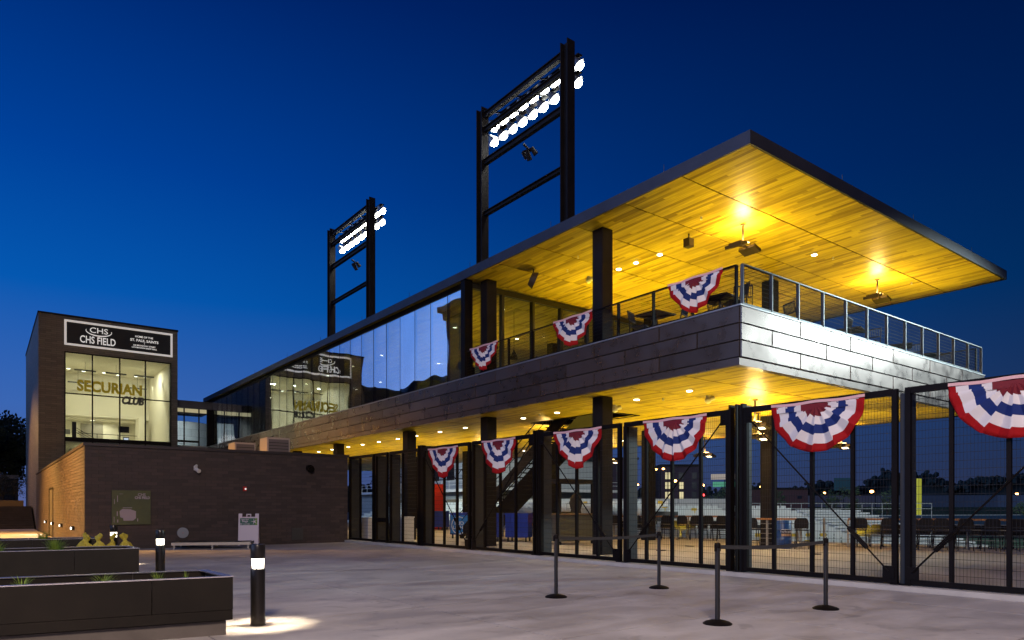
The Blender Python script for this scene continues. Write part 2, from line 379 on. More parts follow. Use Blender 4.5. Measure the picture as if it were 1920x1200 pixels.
for j in range(10):
    m_ = MB(); m_.box(-8, 2.66, 27.2+3.05*j+.005, 27.2+3.05*(j+1)-.005, -.022, 0); build(m_, 'slab', plaza_mat, plaza)
def FP(y, off=0, z=0): return (fence_x(y)+off, y+.0317*off, z)
kerb = MB(); kerb.prism([FP(-6,-.2)[:2], FP(-6,.28)[:2], FP(27.35,.28)[:2], FP(27.35,-.2)[:2]], -.05, .085)
struct(kerb, 'kerb', kerb_mat)
fl = MB(); fl.prism([FP(-6,.29)[:2], (30.5,-6), (28.6,8), (26.0,20), (25.0,30), (29,37), (29,60), (12.2,60), (12.1,27.4)], -1.7, .03)
struct(fl, 'concourse_floor', concrete)
fg = MB(); fg.prism([(36,20),(58,5),(200,-60),(240,60),(120,110),(60,60)], -1.74, -1.68)
struct(fg, 'playing_field', M('turf', (.035, .085, .03), .9, var=.25, vscale=.15))
# street steps at the left, between the plaza and the upper street
st = MB()
for k in range(10): st.box(-14, 2.72, 56.0+.42*k, 66, -.02 if k == 0 else .15*k-.001, .15*(k+1))
struct(st, 'steps', M('step_concrete', (.10, .07, .055), .8, var=.2, vscale=2))
up = MB(); up.box(-40, 2.7, 66, 140, -.02, 1.5); struct(up, 'upper_street', M('upper_paving', (.12, .09, .07), .9, var=.2))

# ================================================================== THE LOW BRICK BUILDING
LB = thing('brick_annex', 'low dark brick annex with an orange lit side wall, left of the steel fence', 'building', (2.7, 27.2, 0))
core = MB(); core.box(2.716, 12.05, 27.215, 53.7, 0, 3.5); build(core, 'mortar_core', blackbrick_mortar, LB)
cop = MB(); cop.box(2.66, 12.1, 27.14, 27.5, 3.5, 3.6); cop.box(2.66, 3.0, 27.5, 53.7, 3.5, 3.6); cop.box(11.8, 12.1, 27.5, 53.7, 3.5, 3.6)
build(cop, 'coping', M('coping_metal', (.05, .042, .045), .5, .5), LB)
rf = MB(); rf.box(3.0, 11.8, 27.5, 53.7, 3.5, 3.52); build(rf, 'roof', M('roof_membrane', (.1, .1, .1), .9), LB)
BW, BH = .40, .1165
def brick_mesh(axis, L, dep=.05):
    m_ = MB()
    if axis == 'x': m_.box(0, L, 0, dep, 0, BH-.012)
    else: m_.box(0, dep, 0, L, 0, BH-.012)
    return m_
bm_x = {L: brick_mesh('x', L).mesh('brick', mats=[brick_o]) for L in (BW-.012, BW/2-.012)}
bm_y = {L: brick_mesh('y', L).mesh('brick', mats=[brick_o]) for L in (BW-.012, BW/2-.012)}
rest = MB(); nb = 0; rows = int(3.5/BH)
for r_ in range(rows):
    z = r_*BH; x = 2.71; first = True
    while x < 12.04:
        L = (BW/2 if (r_ % 2 and first) else BW) - .012; first = False
        L = min(L, 12.05-x)
        pr = random.uniform(0, .006)
        if 2.7 < x < 6.9 and 4 <= r_ < 18+8 and nb < 170 and L in bm_x:
            inst('brick', bm_x[L], (x, 27.205-pr, z), LB); nb += 1
        else: rest.box(x, x+L, 27.205-pr, 27.258, z, z+BH-.012)
        x += L+.012
    y = 27.265; first = True
    while y < 53.6:
        L = (BW/2 if (r_ % 2 == 0 and first) else BW) - .012; first = False
        if 40.35 < y+L and y < 42.95 and z < 2.38: y += L+.012; continue
        pr = random.uniform(0, .0015)
        if y < 30.6 and 9 <= r_ < 27 and nb < 300 and L in bm_y:
            inst('brick', bm_y[L], (2.705-pr, y, z), LB); nb += 1
        else: rest.box(2.705-pr, 2.755, y, y+L, z, z+BH-.012)
        y += L+.012
build(rest, 'brick_courses', brick_m, LB, kind='stuff')
dr = MB(); dr.box(2.74, 2.765, 40.5, 42.8, .02, 2.33); d_ = build(dr, 'door', M('door_paint', (.03, .025, .02), .5), LB)
dr = MB(); dr.box(2.69, 2.74, 40.4, 40.5, 0, 2.4); dr.box(2.69, 2.74, 42.8, 42.9, 0, 2.4); dr.box(2.69, 2.74, 40.5, 42.8, 2.33, 2.4); build(dr, 'frame', black_steel, d_)
# step lights low on the side wall
for k, (y, lab) in enumerate([(30.5, 'small low wall light on the orange brick side wall, nearest the corner'), (35.3, 'second low wall light from the corner on the orange brick side wall'),
                 (39.8, 'low wall light just before the dark door in the orange side wall'), (44.3, 'low wall light beyond the dark door, farthest from the corner')]):
    t_ = thing('wall_light', lab, 'wall light', (2.69, y, .62), 'low lights along the side wall')
    m_ = MB(); m_.box(2.60, 2.69, y-.09, y+.09, .60, .74); build(m_, 'housing', dark_steel, t_)
    m_ = MB(); m_.box(2.585, 2.598, y-.07, y+.07, .615, .70); build(m_, 'lens', emi('lens_glow', (1, .93, .8), 9), t_)
    lamp('wall_lamp', 'SPOT', (2.5, y, .66), 120, (1, .88, .7), .04, to=(1.2, y, 0), spot=150, blend=.5)
    t_['label'] = lab
# things on the brick front
def wall_thing(name, lab, cat, x, z, parts, y=27.2):
    t_ = thing(name, lab, cat, (x, y, z))
    for n, mb, mt in parts: build(mb, n, mt, t_, sm=(n in ('dome', 'disc', 'housing', 'lens')))
    return t_
GREEN = M('map_green', (.075, .085, .03), .5, var=.25, vscale=1.2); PALE = M('map_pale', (.36, .30, .34), .6)
sgn = thing('map_sign', 'square olive green wall sign with a pale plan of the ballpark on the dark brick', 'sign', (4.05, 27.2, 1.4))
m_ = MB(); m_.box(3.49, 4.68, 27.13, 27.198, .84, 2.02); build(m_, 'board', GREEN, sgn)
poly = [(3.84,.98),(4.13,.98),(4.22,1.06),(4.22,1.30),(4.05,1.37),(3.80,1.38),(3.72,1.30),(3.74,1.10),(3.83,1.06)]
def plate_xz(poly, y0, y1): 
    m_ = MB(); n = len(poly); v_ = [(x, y0, z) for x, z in poly] + [(x, y1, z) for x, z in poly]
    m_.add(v_, [tuple(range(n)), tuple(range(2*n-1, n-1, -1))] + [(i, n+i, n+(i+1) % n, (i+1) % n) for i in range(n)]); return m_
build(plate_xz(poly, 27.12, 27.129), 'plan', PALE, sgn)
m_ = MB()
for a, b, c, d in [(3.82,4.1,1.41,1.43),(3.65,3.67,1.62,1.84),(3.56,3.575,1.55,1.72),(3.64,3.665,1.14,1.30),(3.55,3.565,.92,1.12),(3.65,3.68,.92,1.02),(4.26,4.285,.95,1.05),(3.72,3.82,1.89,1.9)]:
    m_.box(a, b, 27.12, 27.129, c, d)
build(m_, 'plan_marks', PALE, sgn)
text('CHS', 'lettering', PALE, (4.40, 27.128, 1.87), .13, 0, sgn, ext=.003, bold=.003)
text('CHS FIELD', 'lettering', PALE, (4.42, 27.128, 1.765), .12, 0, sgn, ext=.003, bold=.006, sx=.85)
m_ = MB(); m_.tube((5.73, 27.2, .52), (5.73, 27.15, .52), .19, .19, 24); m2 = MB(); m2.tube((5.73, 27.15, .52), (5.73, 27.13, .52), .035, .035, 10)
t_ = wall_thing('round_vent', 'round pale grey metal cover low on the dark brick wall', 'vent cover', 5.73, .52, [('disc', m_, M('vent_paint', (.30, .33, .38), .45, .2)), ('knob', m2, PALE)])
m_ = MB(); m_.box(6.1, 6.2, 27.05, 27.2, 2.78, 2.92); m2 = MB(); m2.tube((6.15, 27.1, 2.82), (6.22, 26.92, 2.74), .055, .075, 12); m3 = MB(); m3.tube((6.18, 27.12, 2.95), (6.1, 26.98, 2.9), .045, .05, 10)
wall_thing('security_camera', 'small white security camera high on the dark brick wall', 'camera', 6.15, 2.8, [('bracket', m_, white_paint), ('housing', m2, white_paint), ('sensor', m3, white_paint)])
m_ = MB(); m_.box(7.83, 7.95, 27.12, 27.2, 2.05, 2.22); m2 = MB(); m2.ball((7.91, 27.11, 2.13), .035)
wall_thing('alarm_strobe', 'small red fire alarm box on the dark brick wall', 'alarm', 7.9, 2.13, [('box', m_, M('alarm_red', (.5, .02, .015), .4)), ('lens', m2, emi('strobe', (1, .9, .85), .9))])
m_ = MB(); m_.tube((10.4, 27.2, 3.0), (10.4, 27.02, 2.97), .13, .15, 14); m2 = MB(); m2.tube((10.4, 27.02, 2.97), (10.4, 26.93, 2.93), .10, .13, 14)
wall_thing('wall_speaker', 'round black speaker high on the brick wall near the fence', 'speaker', 10.4, 3.0, [('housing', m_, black_steel), ('horn', m2, black_steel)])
m_ = MB(); m_.box(9.7, 10.15, 27.17, 27.2, .15, .62)
tag(build(m_, 'access_panel', M('panel_grey', (.05, .05, .048), .5), None), 'grey green access panel at the foot of the dark brick wall', 'panel')
# units on its roof
for x, y, w, d, h, lab in [(11.3, 34, 1.1, 1.1, 1.25, 'larger boxy rooftop unit with a pale frame, nearest the building'), (10.95, 38.2, 1.05, 1.2, 1.3, 'boxy rooftop unit behind the brick parapet, in the middle of three'),
                      (10.5, 41.0, .6, .8, .95, 'small low rooftop unit, leftmost of the three behind the brick parapet')]:
    t_ = thing('rooftop_unit', lab, 'air conditioner', (x, y, 3.52), 'units on the annex roof')
    m_ = MB(); m_.box(x-w/2, x+w/2, y-d/2, y+d/2, 3.52, 3.52+h); build(m_, 'casing', M('unit_paint', (.5, .42, .38), .5), t_)
    m_ = MB(); m_.box(x-w/2+.07, x+w/2-.07, y-d/2-.02, y-d/2-.002, 3.6, 3.52+h-.09); build(m_, 'grille', M('grille', (.16, .14, .15), .6), t_)
    m_ = MB()
    for k in range(7): m_.box(x-w/2+.09, x+w/2-.09, y-d/2-.035, y-d/2-.021, 3.65+k*(h-.25)/7, 3.67+k*(h-.25)/7)
    build(m_, 'louvre', dark_steel, t_, kind='stuff')

# ================================================================== THE SIGN TOWER
TB = thing('brick_tower', 'dark brick tower with a tall lit window and a black and white name board', 'building', (2.82, 53.8, 0))
Yb = 53.8
m_ = MB(); m_.box(2.82, 4.22, Yb, 70, 0, 13.86); m_.box(10.6, 11.0, Yb, 70, 0, 13.86); m_.box(4.22, 10.6, Yb, Yb+.5, 11.6, 13.86); m_.box(4.22, 10.6, 69.5, 70, 0, 13.86)
m_.box(4.22, 10.6, Yb, Yb+.5, 0, 3.1)
build(m_, 'wall', tower_brick, TB)
m_ = MB(); m_.box(2.78, 11.04, Yb-.04, 70.04, 13.86, 13.98); build(m_, 'roof', dark_steel, TB)
m_ = MB(); m_.box(4.22, 10.6, Yb+.5, 69.5, 5.75, 5.98); m_.box(4.22, 10.6, Yb+.5, 69.5, 11.6, 11.8); m_.box(4.22, 10.6, Yb+.5, 69.5, 2.9, 3.1)
build(m_, 'floor', room_white, TB)
m_ = MB(); m_.box(4.22, 4.27, Yb+.5, 64, 3.1, 11.6); m_.box(10.55, 10.6, Yb+.5, 64, 3.1, 11.6); m_.box(4.27, 10.55, 62, 62.2, 8.35, 11.6); m_.box(4.27, 10.55, 64, 64.2, 3.1, 8.35)
m_.box(4.27, 10.55, 62.2, 64, 8.2, 8.35); m_.box(9.6, 10.0, 60.5, 62, 5.98, 8.35)
build(m_, 'inner_wall', room_white, TB)
wnd = MB()
for x in (4.22, 5.77, 7.37, 8.93, 10.53): wnd.box(x, x+.07, Yb+.02, Yb+.17, 3.1, 11.6)
wnd.box(4.22, 10.6, Yb+.03, Yb+.16, 8.85, 8.92); wnd.box(4.22, 10.6, Yb+.03, Yb+.16, 11.53, 11.6); wnd.box(4.22, 10.6, Yb+.0, Yb+.3, 5.76, 6.02)
wnd = build(wnd, 'window', black_steel, TB)
for a, b in zip((4.29, 5.84, 7.44, 9.0), (5.77, 7.37, 8.93, 10.53)):
    for z0, z1 in ((3.1, 5.76), (6.02, 8.85), (8.92, 11.53)):
        m_ = MB(); m_.box(a, b, Yb+.09, Yb+.1, z0, z1); build(m_, 'pane', clear_glass, wnd)
INT_GREY = M('interior_grey', (.22, .20, .15), .6); GREY2 = M('interior_mid_grey', (.10, .10, .09), .5)
rm = MB(); rm.box(6.1, 7.6, 63.9, 63.99, 5.98, 8.0); build(rm, 'inner_door', INT_GREY, TB)
rm = MB(); rm.box(8.7, 9.45, 63.9, 63.98, 7.45, 7.95); build(rm, 'screen', black_steel, TB)
for x, y, z, w in [(5.7, 57, 10.95, 1.3), (7.6, 57, 10.95, 1.3), (9.4, 57, 10.95, 1.3), (5.6, 60.5, 10.6, 1.3), (9.5, 60.5, 10.55, 1.3)]:
    p_ = MB(); p_.box(x-w/2, x+w/2, y-.06, y+.06, z, z+.09); p_.box(x-.01, x+.01, y-.01, y+.01, z+.09, 11.6); build(p_, 'pendant_bar', GREY2, TB)
p_ = MB()
for x in (5.4, 6.9, 8.3, 9.9): p_.box(x-.02, x+.02, 61.2, 61.24, 5.98, 7.0)
p_.box(5.4, 10.2, 61.2, 61.24, 6.96, 7.0); p_.box(5.4, 10.2, 61.2, 61.23, 6.1, 6.13)
for k in range(3): p_.bar((5.3, 58.6, 7.1-.16*k), (7.3, 60.6, 6.2-.16*k), .03)
p_.box(5.05, 5.3, 58.4, 58.6, 5.98, 7.5)
build(p_, 'handrail', black_steel, TB)
p_ = MB(); p_.box(4.9, 5.2, 61.6, 61.9, 6.9, 7.25); p_.box(8.6, 9.0, 60.9, 61.1, 6.0, 6.85); build(p_, 'kiosk', GREY2, TB)
p_ = MB(); p_.box(8.65, 8.95, 60.86, 60.89, 6.35, 6.75); build(p_, 'kiosk_screen', emi('kiosk_glow', (.75, .8, 1), 1.1), TB)
p_ = MB()
for x, y in [(5.0, 60.5), (6.0, 61), (7.3, 60.8), (8.3, 61.2), (10.1, 60.8), (9.5, 61)]: p_.tube((x, y, 11.58), (x, y, 11.595), .12, .12, 12)
build(p_, 'ceiling_light', emi('ceiling_glow', (1, .93, .75), 6), TB)
p_ = MB(); p_.tube((6.8, 63.2, 8.18), (6.8, 63.2, 8.199), .14, .14, 12); build(p_, 'soffit_light', emi('ceiling_glow_b', (1, .93, .75), 4), TB)
WARMW = (1, .90, .68)
for x in (5.4, 7.4, 9.4): lamp('room_lamp', 'AREA', (x, 57.5, 11.55), 140, WARMW, .3, to=(x, 58, 0))
lamp('room_lamp', 'AREA', (7.4, 63, 8.1), 60, WARMW, 1.2, to=(7.4, 62.6, 0)); lamp('room_lamp', 'AREA', (7.4, 58, 5.6), 110, WARMW, 1.5, to=(7.4, 58, 0))
lamp('wall_washer', 'SPOT', (10.2, 60.4, 11.4), 120, WARMW, .05, to=(10.5, 60.6, 8), spot=60)
# the name board
sb = thing('name_board', 'long black name board in a white frame with white lettering on the brick tower', 'sign', (7.42, Yb, 12.8))
m_ = MB(); m_.box(4.24, 10.6, Yb-.14, Yb-.003, 12.02, 13.6); build(m_, 'board', M('board_black', (.012, .011, .010), .6), sb)
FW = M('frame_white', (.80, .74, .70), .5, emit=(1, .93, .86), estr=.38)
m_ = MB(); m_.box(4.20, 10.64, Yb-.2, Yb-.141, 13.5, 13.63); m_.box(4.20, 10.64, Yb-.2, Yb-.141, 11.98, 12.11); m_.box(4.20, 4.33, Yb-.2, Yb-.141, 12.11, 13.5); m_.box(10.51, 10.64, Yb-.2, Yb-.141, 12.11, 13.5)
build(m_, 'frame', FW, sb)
LW = M('letter_white', (.8, .78, .74), .5, emit=(1, .97, .92), estr=.45)
yl = Yb-.15
text('CHS', 'lettering', LW, (6.15, yl, 13.14), .5, 0, sb, bold=.004, sx=1.15)
text('CHS FIELD', 'lettering', LW, (6.1, yl, 12.47), .66, 0, sb, bold=.012, sx=.68)
# swoosh around the three letters
m_ = MB(); n = 28
for i in range(n):
    a0, a1 = [math.pi*(.93 + 1.14*(i+j)/n) for j in (0, 1)]
    w0, w1 = [.03 + .05*math.sin(math.pi*(i+j)/n) for j in (0, 1)]
    f_ = lambda a, w: (6.15 + (.72+w)*math.cos(a), 13.12 + (.27+w)*math.sin(a))
    q = [f_(a0, 0), f_(a1, 0), f_(a1, w1), f_(a0, w0)]
    m_.add([(x, yl-.01, z) for x, z in q], [(3, 2, 1, 0)])
build(m_, 'swoosh', LW, sb)
text('HOME OF THE', 'lettering', LW, (8.85, yl, 13.12), .17, 0, sb, bold=.004)
text('ST. PAUL SAINTS', 'lettering', LW, (8.87, yl, 12.86), .235, 0, sb, bold=.006)
m_ = MB(); m_.tube((8.87, yl, 12.68), (8.87, yl-.01, 12.68), .03, .03, 10); build(m_, 'dot', LW, sb)
text('360 BROADWAY STREET', 'lettering', LW, (8.87, yl, 12.52), .125, 0, sb, bold=.003)
text('LOWERTOWN SAINT PAUL', 'lettering', LW, (8.87, yl, 12.37), .125, 0, sb, bold=.003)
ol = text('SECURIAN', 'window_lettering', M('letter_yellow_glow', (.30, .23, .01), .5, emit=(.8, .6, .01), estr=.12), (6.85, Yb+.06, 9.42), .98, 0, None, bold=.04, sx=.84, ext=.03)  # faint emission added to brighten the unlit yellow letters
tag(ol, 'large mustard yellow word lettering across the upper panes of the tower window', 'lettering')
ol = text('CLUB', 'window_lettering', M('letter_grey', (.07, .07, .06), .5), (8.15, Yb+.0, 8.68), .7, 0, None, bold=.04, shear=.25, sx=.78, ext=.03)
tag(ol, 'dark grey slanted word lettering below the yellow word on the tower window', 'lettering')

# ================================================================== THE LINK BRIDGE
LK = thing('link_bridge', 'glazed link with a dark flat fascia joining the brick tower to the long building', 'building', (11.0, 57, 0))
m_ = MB(); m_.box(11.0, 14.5, 57, 62, 8.93, 9.5); build(m_, 'roof', fascia_mat, LK)
m_ = MB(); m_.box(11.0, 14.5, 57.25, 57.3, 8.6, 8.93); build(m_, 'ceiling_edge', M('ceiling_edge', (.6, .55, .35), .7, emit=(1, .88, .5), estr=.35), LK)  # emission added to the strip in place of lamp light
m_ = MB(); m_.box(11.0, 14.5, 57, 62, 0, 6.1); build(m_, 'base_wall', far_block, LK)
m_ = MB()
for x, w in ((11.05, .05), (12.1, .07), (13.15, .07), (13.75, .45)): m_.box(x, x+w, 57.05, 57.2, 6.1, 8.93)
m_.box(11.0, 14.5, 57.06, 57.19, 8.56, 8.62); m_.box(11.0, 13.2, 57.06, 57.19, 6.35, 6.5)
build(m_, 'mullion', black_steel, LK)
for a, b in ((11.1, 12.1), (12.17, 13.15), (13.22, 13.75)):
    m_ = MB(); m_.box(a, b, 57.1, 57.11, 6.1, 8.56); build(m_, 'pane', clear_glass, LK)
m_ = MB(); n = 14
arc = [(11.4 + 4.2*math.sin(i/n*1.4), 63.4 - 2.4*math.cos(i/n*1.4)+0) for i in range(n+1)]
for (a, b), (c, d) in zip(arc, arc[1:]): m_.add([(a, b, 0), (c, d, 0), (c, d, 8.4), (a, b, 8.4)], [(3, 2, 1, 0)])
build(m_, 'curved_wall', far_block, LK)
lamp('link_lamp', 'AREA', (12.8, 59, 8.5), 90, (.85, .92, 1), 1.2, to=(12.8, 60.3, 5))

# ================================================================== THE LONG BUILDING
MBD = thing('ballpark_building', 'long building with a flat overhanging timber soffit roof, zinc panel band and glazed upper storey', 'building', (13.84, 9.6, 0))
YE = 58.6; X0, X1 = 13.84, 29.55
m_ = MB(); m_.box(X0+.05, X1-.05, 9.4, YE, 9.735, 9.98); build(m_, 'roof', dark_gap, MBD)
m_ = MB(); m_.box(X0, X0+.05, 9.35, YE, 9.68, 10.0); m_.box(X1-.05, X1, 9.35, YE, 9.68, 10.0); m_.box(X0+.05, X1-.05, 9.35, 9.4, 9.68, 10.0); m_.box(X0+.05, X1-.05, YE-.05, YE, 9.68, 10.0)
build(m_, 'fascia', fascia_mat, MBD)
seams = [9.40 + 1.955*k for k in range(26)]
def planks(x0, x1, y0, y1, z, parent, hole=None, single=None, pw=.118):
    joined = MB(); cnt = 0; n = int((x1-x0)/pw)
    for i in range(n):
        a = x0 + i*pw + .002; b = a + pw - .005
        yy = [y0] + [s for s in seams if y0+.05 < s < y1-.05] + [y1]
        for s0, s1 in zip(yy, yy[1:]):
            cuts = [s0+.018]
            if random.random() < .8: cuts.append(s0 + (s1-s0)*random.uniform(.2, .8))
            cuts.append(s1-.018)
            for c0, c1 in zip(cuts, cuts[1:]):
                if hole and a > hole[0] and b < hole[1] and c1 > hole[2] and c0 < hole[3]:
                    if c0 < hole[2]: c1 = hole[2]
                    elif c1 > hole[3]: c0 = hole[3]
                    else: continue
                dz = random.uniform(0, .003)
                if single and a < single[0] and c1 < single[1] and cnt < 300:
                    key = round(c1-c0, 1)
                    me = PM.setdefault(key, None)
                    if me is None:
                        q = MB(); q.box(0, pw-.005, 0, 1, 0, .015); me = PM[key] = q.mesh('plank', mats=[wood_obj])
                    o = inst('plank', me, (a, c0, z-dz), parent); o.scale = (1, c1-c0-.003, 1); cnt += 1
                else: joined.box(a, b, c0, c1-.003, z-dz, z-dz+.015)
    return joined
PM = {}
base = MB(); base.box(X0+.05, X1-.05, 9.4, YE-.05, 9.725, 9.732); base = build(base, 'roof_soffit', dark_gap, MBD)
j = planks(X0+.06, X1-.06, 9.42, YE-.06, 9.705, base, single=(18.6, 15.4)); build(j, 'plank_field', wood_isl, base, kind='stuff')
HOLE = (17.1, 18.62, 17.2, 21.2); XL1 = 28.15
def with_hole(mb, x0, x1, y0, y1, z0, z1):
    a, b, c, d = HOLE
    mb.box(x0, a, y0, y1, z0, z1); mb.box(b, x1, y0, y1, z0, z1); mb.box(a, b, y0, c, z0, z1); mb.box(a, b, d, y1, z0, z1); return mb
base = build(with_hole(MB(), X0+.09, XL1-.05, 9.80, YE-.06, 4.745, 4.755), 'lower_soffit', dark_gap, MBD)
j = planks(X0+.10, XL1-.06, 9.82, YE-.06, 4.725, base, hole=HOLE); build(j, 'plank_field', wood_isl, base, kind='stuff')
build(with_hole(MB(), X0+.09, XL1-.06, 9.80, YE-.06, 4.76, 6.0), 'floor_slab', M('deck', (.30, .25, .18), .7, var=.1), MBD)
m_ = MB(); m_.box(17.02, 17.1, 17.12, 21.28, 4.70, 6.0); m_.box(18.62, 18.7, 17.12, 21.28, 4.70, 6.0); m_.box(17.1, 18.62, 17.12, 17.2, 4.7, 6.0); m_.box(17.1, 18.62, 21.2, 21.28, 4.7, 6.0)
build(m_, 'stair_opening', dark_steel, MBD)
# zinc band
rowsz = [(5.685, 6.06), (5.292, 5.663), (4.90, 5.270)]
def panel_box(ax, a, b, z0, z1, off=0):
    """a folded sheet panel: proud face with bevelled edges"""
    m_ = MB(); e = .007; d = .035
    if ax == 'y': P_ = lambda u, dd, z: (X0-dd+off, u, z)
    else: P_ = lambda u, dd, z: (u, 9.61-dd+off, z)
    v_ = [P_(a, 0, z0), P_(b, 0, z0), P_(b, 0, z1), P_(a, 0, z1), P_(a+e, d, z0+e), P_(b-e, d, z0+e), P_(b-e, d, z1-e), P_(a+e, d, z1-e)]
    f_ = [(4,5,6,7),(0,1,5,4),(1,2,6,5),(2,3,7,6),(3,0,4,7)]
    if ax == 'y': f_ = [tuple(reversed(q)) for q in f_]
    return m_.add(v_, f_)
for ri, (z0, z1) in enumerate(rowsz):
    s = 9.60 if ri != 1 else 9.60; step = 2.39; first = (ri == 1)
    while s < YE-.3:
        e_ = min(s + (step/2 if first else step), YE-.05); first = False
        build(panel_box('y', s+.013, e_-.013, z0, z1, off=0), 'panel', zinc, MBD); s = e_
    s = 13.83; step = 2.475; first = (ri == 1)
    while s < XL1-.2:
        e_ = min(s + (step/2 if first else step), XL1); first = False
        build(panel_box('x', s+.016, e_-.016, z0, z1), 'panel', zinc, MBD); s = e_
m_ = MB(); m_.box(X0-.02, X0+.08, 9.62, YE-.05, 4.71, 4.885); m_.box(X0+.08, XL1, 9.62, 9.79, 4.71, 4.885); m_.box(XL1-.05, XL1, 9.79, YE-.05, 4.71, 6.05)
build(m_, 'edge_strip', zinc, MBD)
m_ = MB(); m_.box(X0, X0+.09, 9.61, YE-.05, 4.886, 6.06); m_.box(X0+.09, XL1, 9.61, 9.79, 4.886, 6.06); build(m_, 'backing', dark_gap, MBD)
m_ = MB(); m_.box(X0-.05, X0+.35, 9.56, YE-.05, 6.066, 6.10); m_.box(X0+.35, XL1+.02, 9.56, 9.85, 6.066, 6.10); build(m_, 'sill', M('sill_metal', (.35, .34, .34), .4, .6), MBD)
# columns
def column_mb(x, y, z0, z1, w=.42):
    m_ = MB(); h = w/2
    m_.box(x-h, x+h, y-h, y-h+.05, z0, z1); m_.box(x-h, x+h, y+h-.05, y+h, z0, z1); m_.box(x-.03, x+.03, y-h+.05, y+h-.05, z0, z1)
    m_.box(x-h, x-h+.05, y-h+.06, y+h-.06, z0, z1)
    return m_
for y in (15.0, 20.9, 26.85, 34.4, 40.4, 46.4, 52.4):
    build(column_mb(14.75, y, .03, 4.72), 'column', dark_steel, MBD)
    build(column_mb(14.75, y, 6.0, 9.70), 'column', dark_steel, MBD)
for y in (14.6, 20.35, 26.85, 34.4, 40.4, 46.4):
    build(column_mb(22.75, y, .03, 4.72), 'column', dark_steel, MBD)
    build(column_mb(23.0, y+.1, 6.0, 9.70), 'column', dark_steel, MBD)
# glazing of the upper storey
GX = 14.12; ysm = [21.45 + 1.265*k for k in range(30)]; ysm = [y for y in ysm if y < 57.6] + [57.9]
gw = MB(); gw.box(GX-.05, GX+.12, 21.3, 57.95, 9.52, 9.70); gw.box(GX-.04, GX+.1, 21.3, 57.95, 6.10, 6.17)
for y in ysm: gw.box(GX-.006, GX+.1, y-.011, y+.011, 6.17, 9.52)
gw = build(gw, 'glazing_frame', black_steel, MBD)
for k_, (a, b) in enumerate(zip(ysm, ysm[1:])):
    t = random.uniform(-.004, .004); m_ = MB()
    m_.add([(GX-t, a+.004, 6.17), (GX+t, b-.004, 6.17), (GX+t, b-.004, 9.52), (GX-t, a+.004, 9.52), (GX-t+.012, a+.004, 6.17), (GX+t+.012, b-.004, 6.17), (GX+t+.012, b-.004, 9.52), (GX-t+.012, a+.004, 9.52)],
           [(0,3,2,1),(4,5,6,7),(0,1,5,4),(1,2,6,5),(2,3,7,6),(3,0,4,7)])
    build(m_, 'pane', facade_glass if k_ % 2 else facade_glass_b, gw)
m_ = MB(); m_.box(13.88, 14.22, 21.16, 21.42, 6.1, 9.70); build(m_, 'corner_post', black_steel, MBD)
# cross wall of glass behind the terrace
xm = [14.25, 15.66, 17.14, 18.6, 20.05, 21.5, 22.95, 24.4, 25.85, 27.9]
gw2 = MB(); gw2.box(14.22, 28.0, 21.25, 21.4, 9.46, 9.66); gw2.box(14.22, 28.0, 21.25, 21.4, 6.0, 6.1)
for x in xm[1:]: gw2.box(x-.05, x+.05, 21.22, 21.42, 6.1, 9.46)
gw2.box(18.65, 20.0, 21.24, 21.36, 8.15, 8.25)
gw2 = build(gw2, 'terrace_glazing_frame', M('frame_bronze', (.05, .045, .03), .4, .5), MBD)
for a, b in zip(xm, xm[1:]):
    m_ = MB(); m_.box(a+.05, b-.05, 21.31, 21.32, 6.1, 9.46); build(m_, 'pane', clear_glass, gw2)
# far inner wall of the upper storey
m_ = MB(); m_.box(27.9, 28.0, 21.4, YE-.1, 6.0, 6.9); build(m_, 'inner_parapet', dark_steel, MBD)
gw3 = MB()
for k in range(19): gw3.box(27.9, 28.0, 21.4+2*k, 21.48+2*k, 6.9, 9.7)
build(gw3, 'field_glazing_frame', black_steel, MBD)
m_ = MB(); m_.box(14.3, 27.8, YE-.4, YE-.3, 6.0, 9.7); build(m_, 'end_wall', room_white, MBD)
m_ = MB(); m_.box(20.0, 24.0, 36.0, 44.0, 6.0, 9.0); build(m_, 'inner_room', M('inner_room_paint', (.25, .22, .16), .7), MBD)
# recessed downlights
DL = emi('downlight_glow', (1, .90, .66), 14); dlm = MB(); dlm.tube((0, 0, -.012), (0, 0, 0), .085, .085, 14); dlme = dlm.mesh('downlight', mats=[DL])
WARM = (1, .78, .48)
for y in [12.7, 14.7, 16.5, 18.4, 20.3, 22.25, 24.2, 26.2, 28.3, 30.1, 32.1, 34.0, 35.8, 38, 40, 42]:
    inst('downlight', dlme, (15.9, y, 4.722), MBD); lamp('downlight_lamp', 'SPOT', (15.9, y, 4.70), 190, WARM, .08, to=(15.9, y, 0), spot=140, blend=.8)
for x in (20.3, 25.2):
    for y in (12.6, 16.5, 20.4, 24.2, 28.2, 32.1, 36):
        inst('downlight', dlme, (x, y, 4.722), MBD)
        lamp('downlight_lamp', 'SPOT', (x, y, 4.70), 85, WARM, .08, to=(x, y, 0), spot=145, blend=.8)
for x, y in [(17.6, 17.1), (17.6, 16.3), (17.65, 15.3), (21.7, 12.26), (17.6, 14.0-.6)][:4] + [(21.7, 16.5), (25.6, 16.5)]:
    inst('downlight', dlme, (x, y, 9.70), MBD); lamp('downlight_lamp', 'SPOT', (x, y, 9.68), 170, WARM, .08, to=(x, y, 0), spot=140, blend=.8)
for x in (17.3, 20.9, 24.6):
    for k in range(9):
        y = 23.5 + 3.7*k
        inst('downlight', dlme, (x, y, 9.70), MBD)
        if k % 2 == 0: lamp('downlight_lamp', 'SPOT', (x, y, 9.68), 260, WARM, .08, to=(x, y, 0), spot=140, blend=.8)
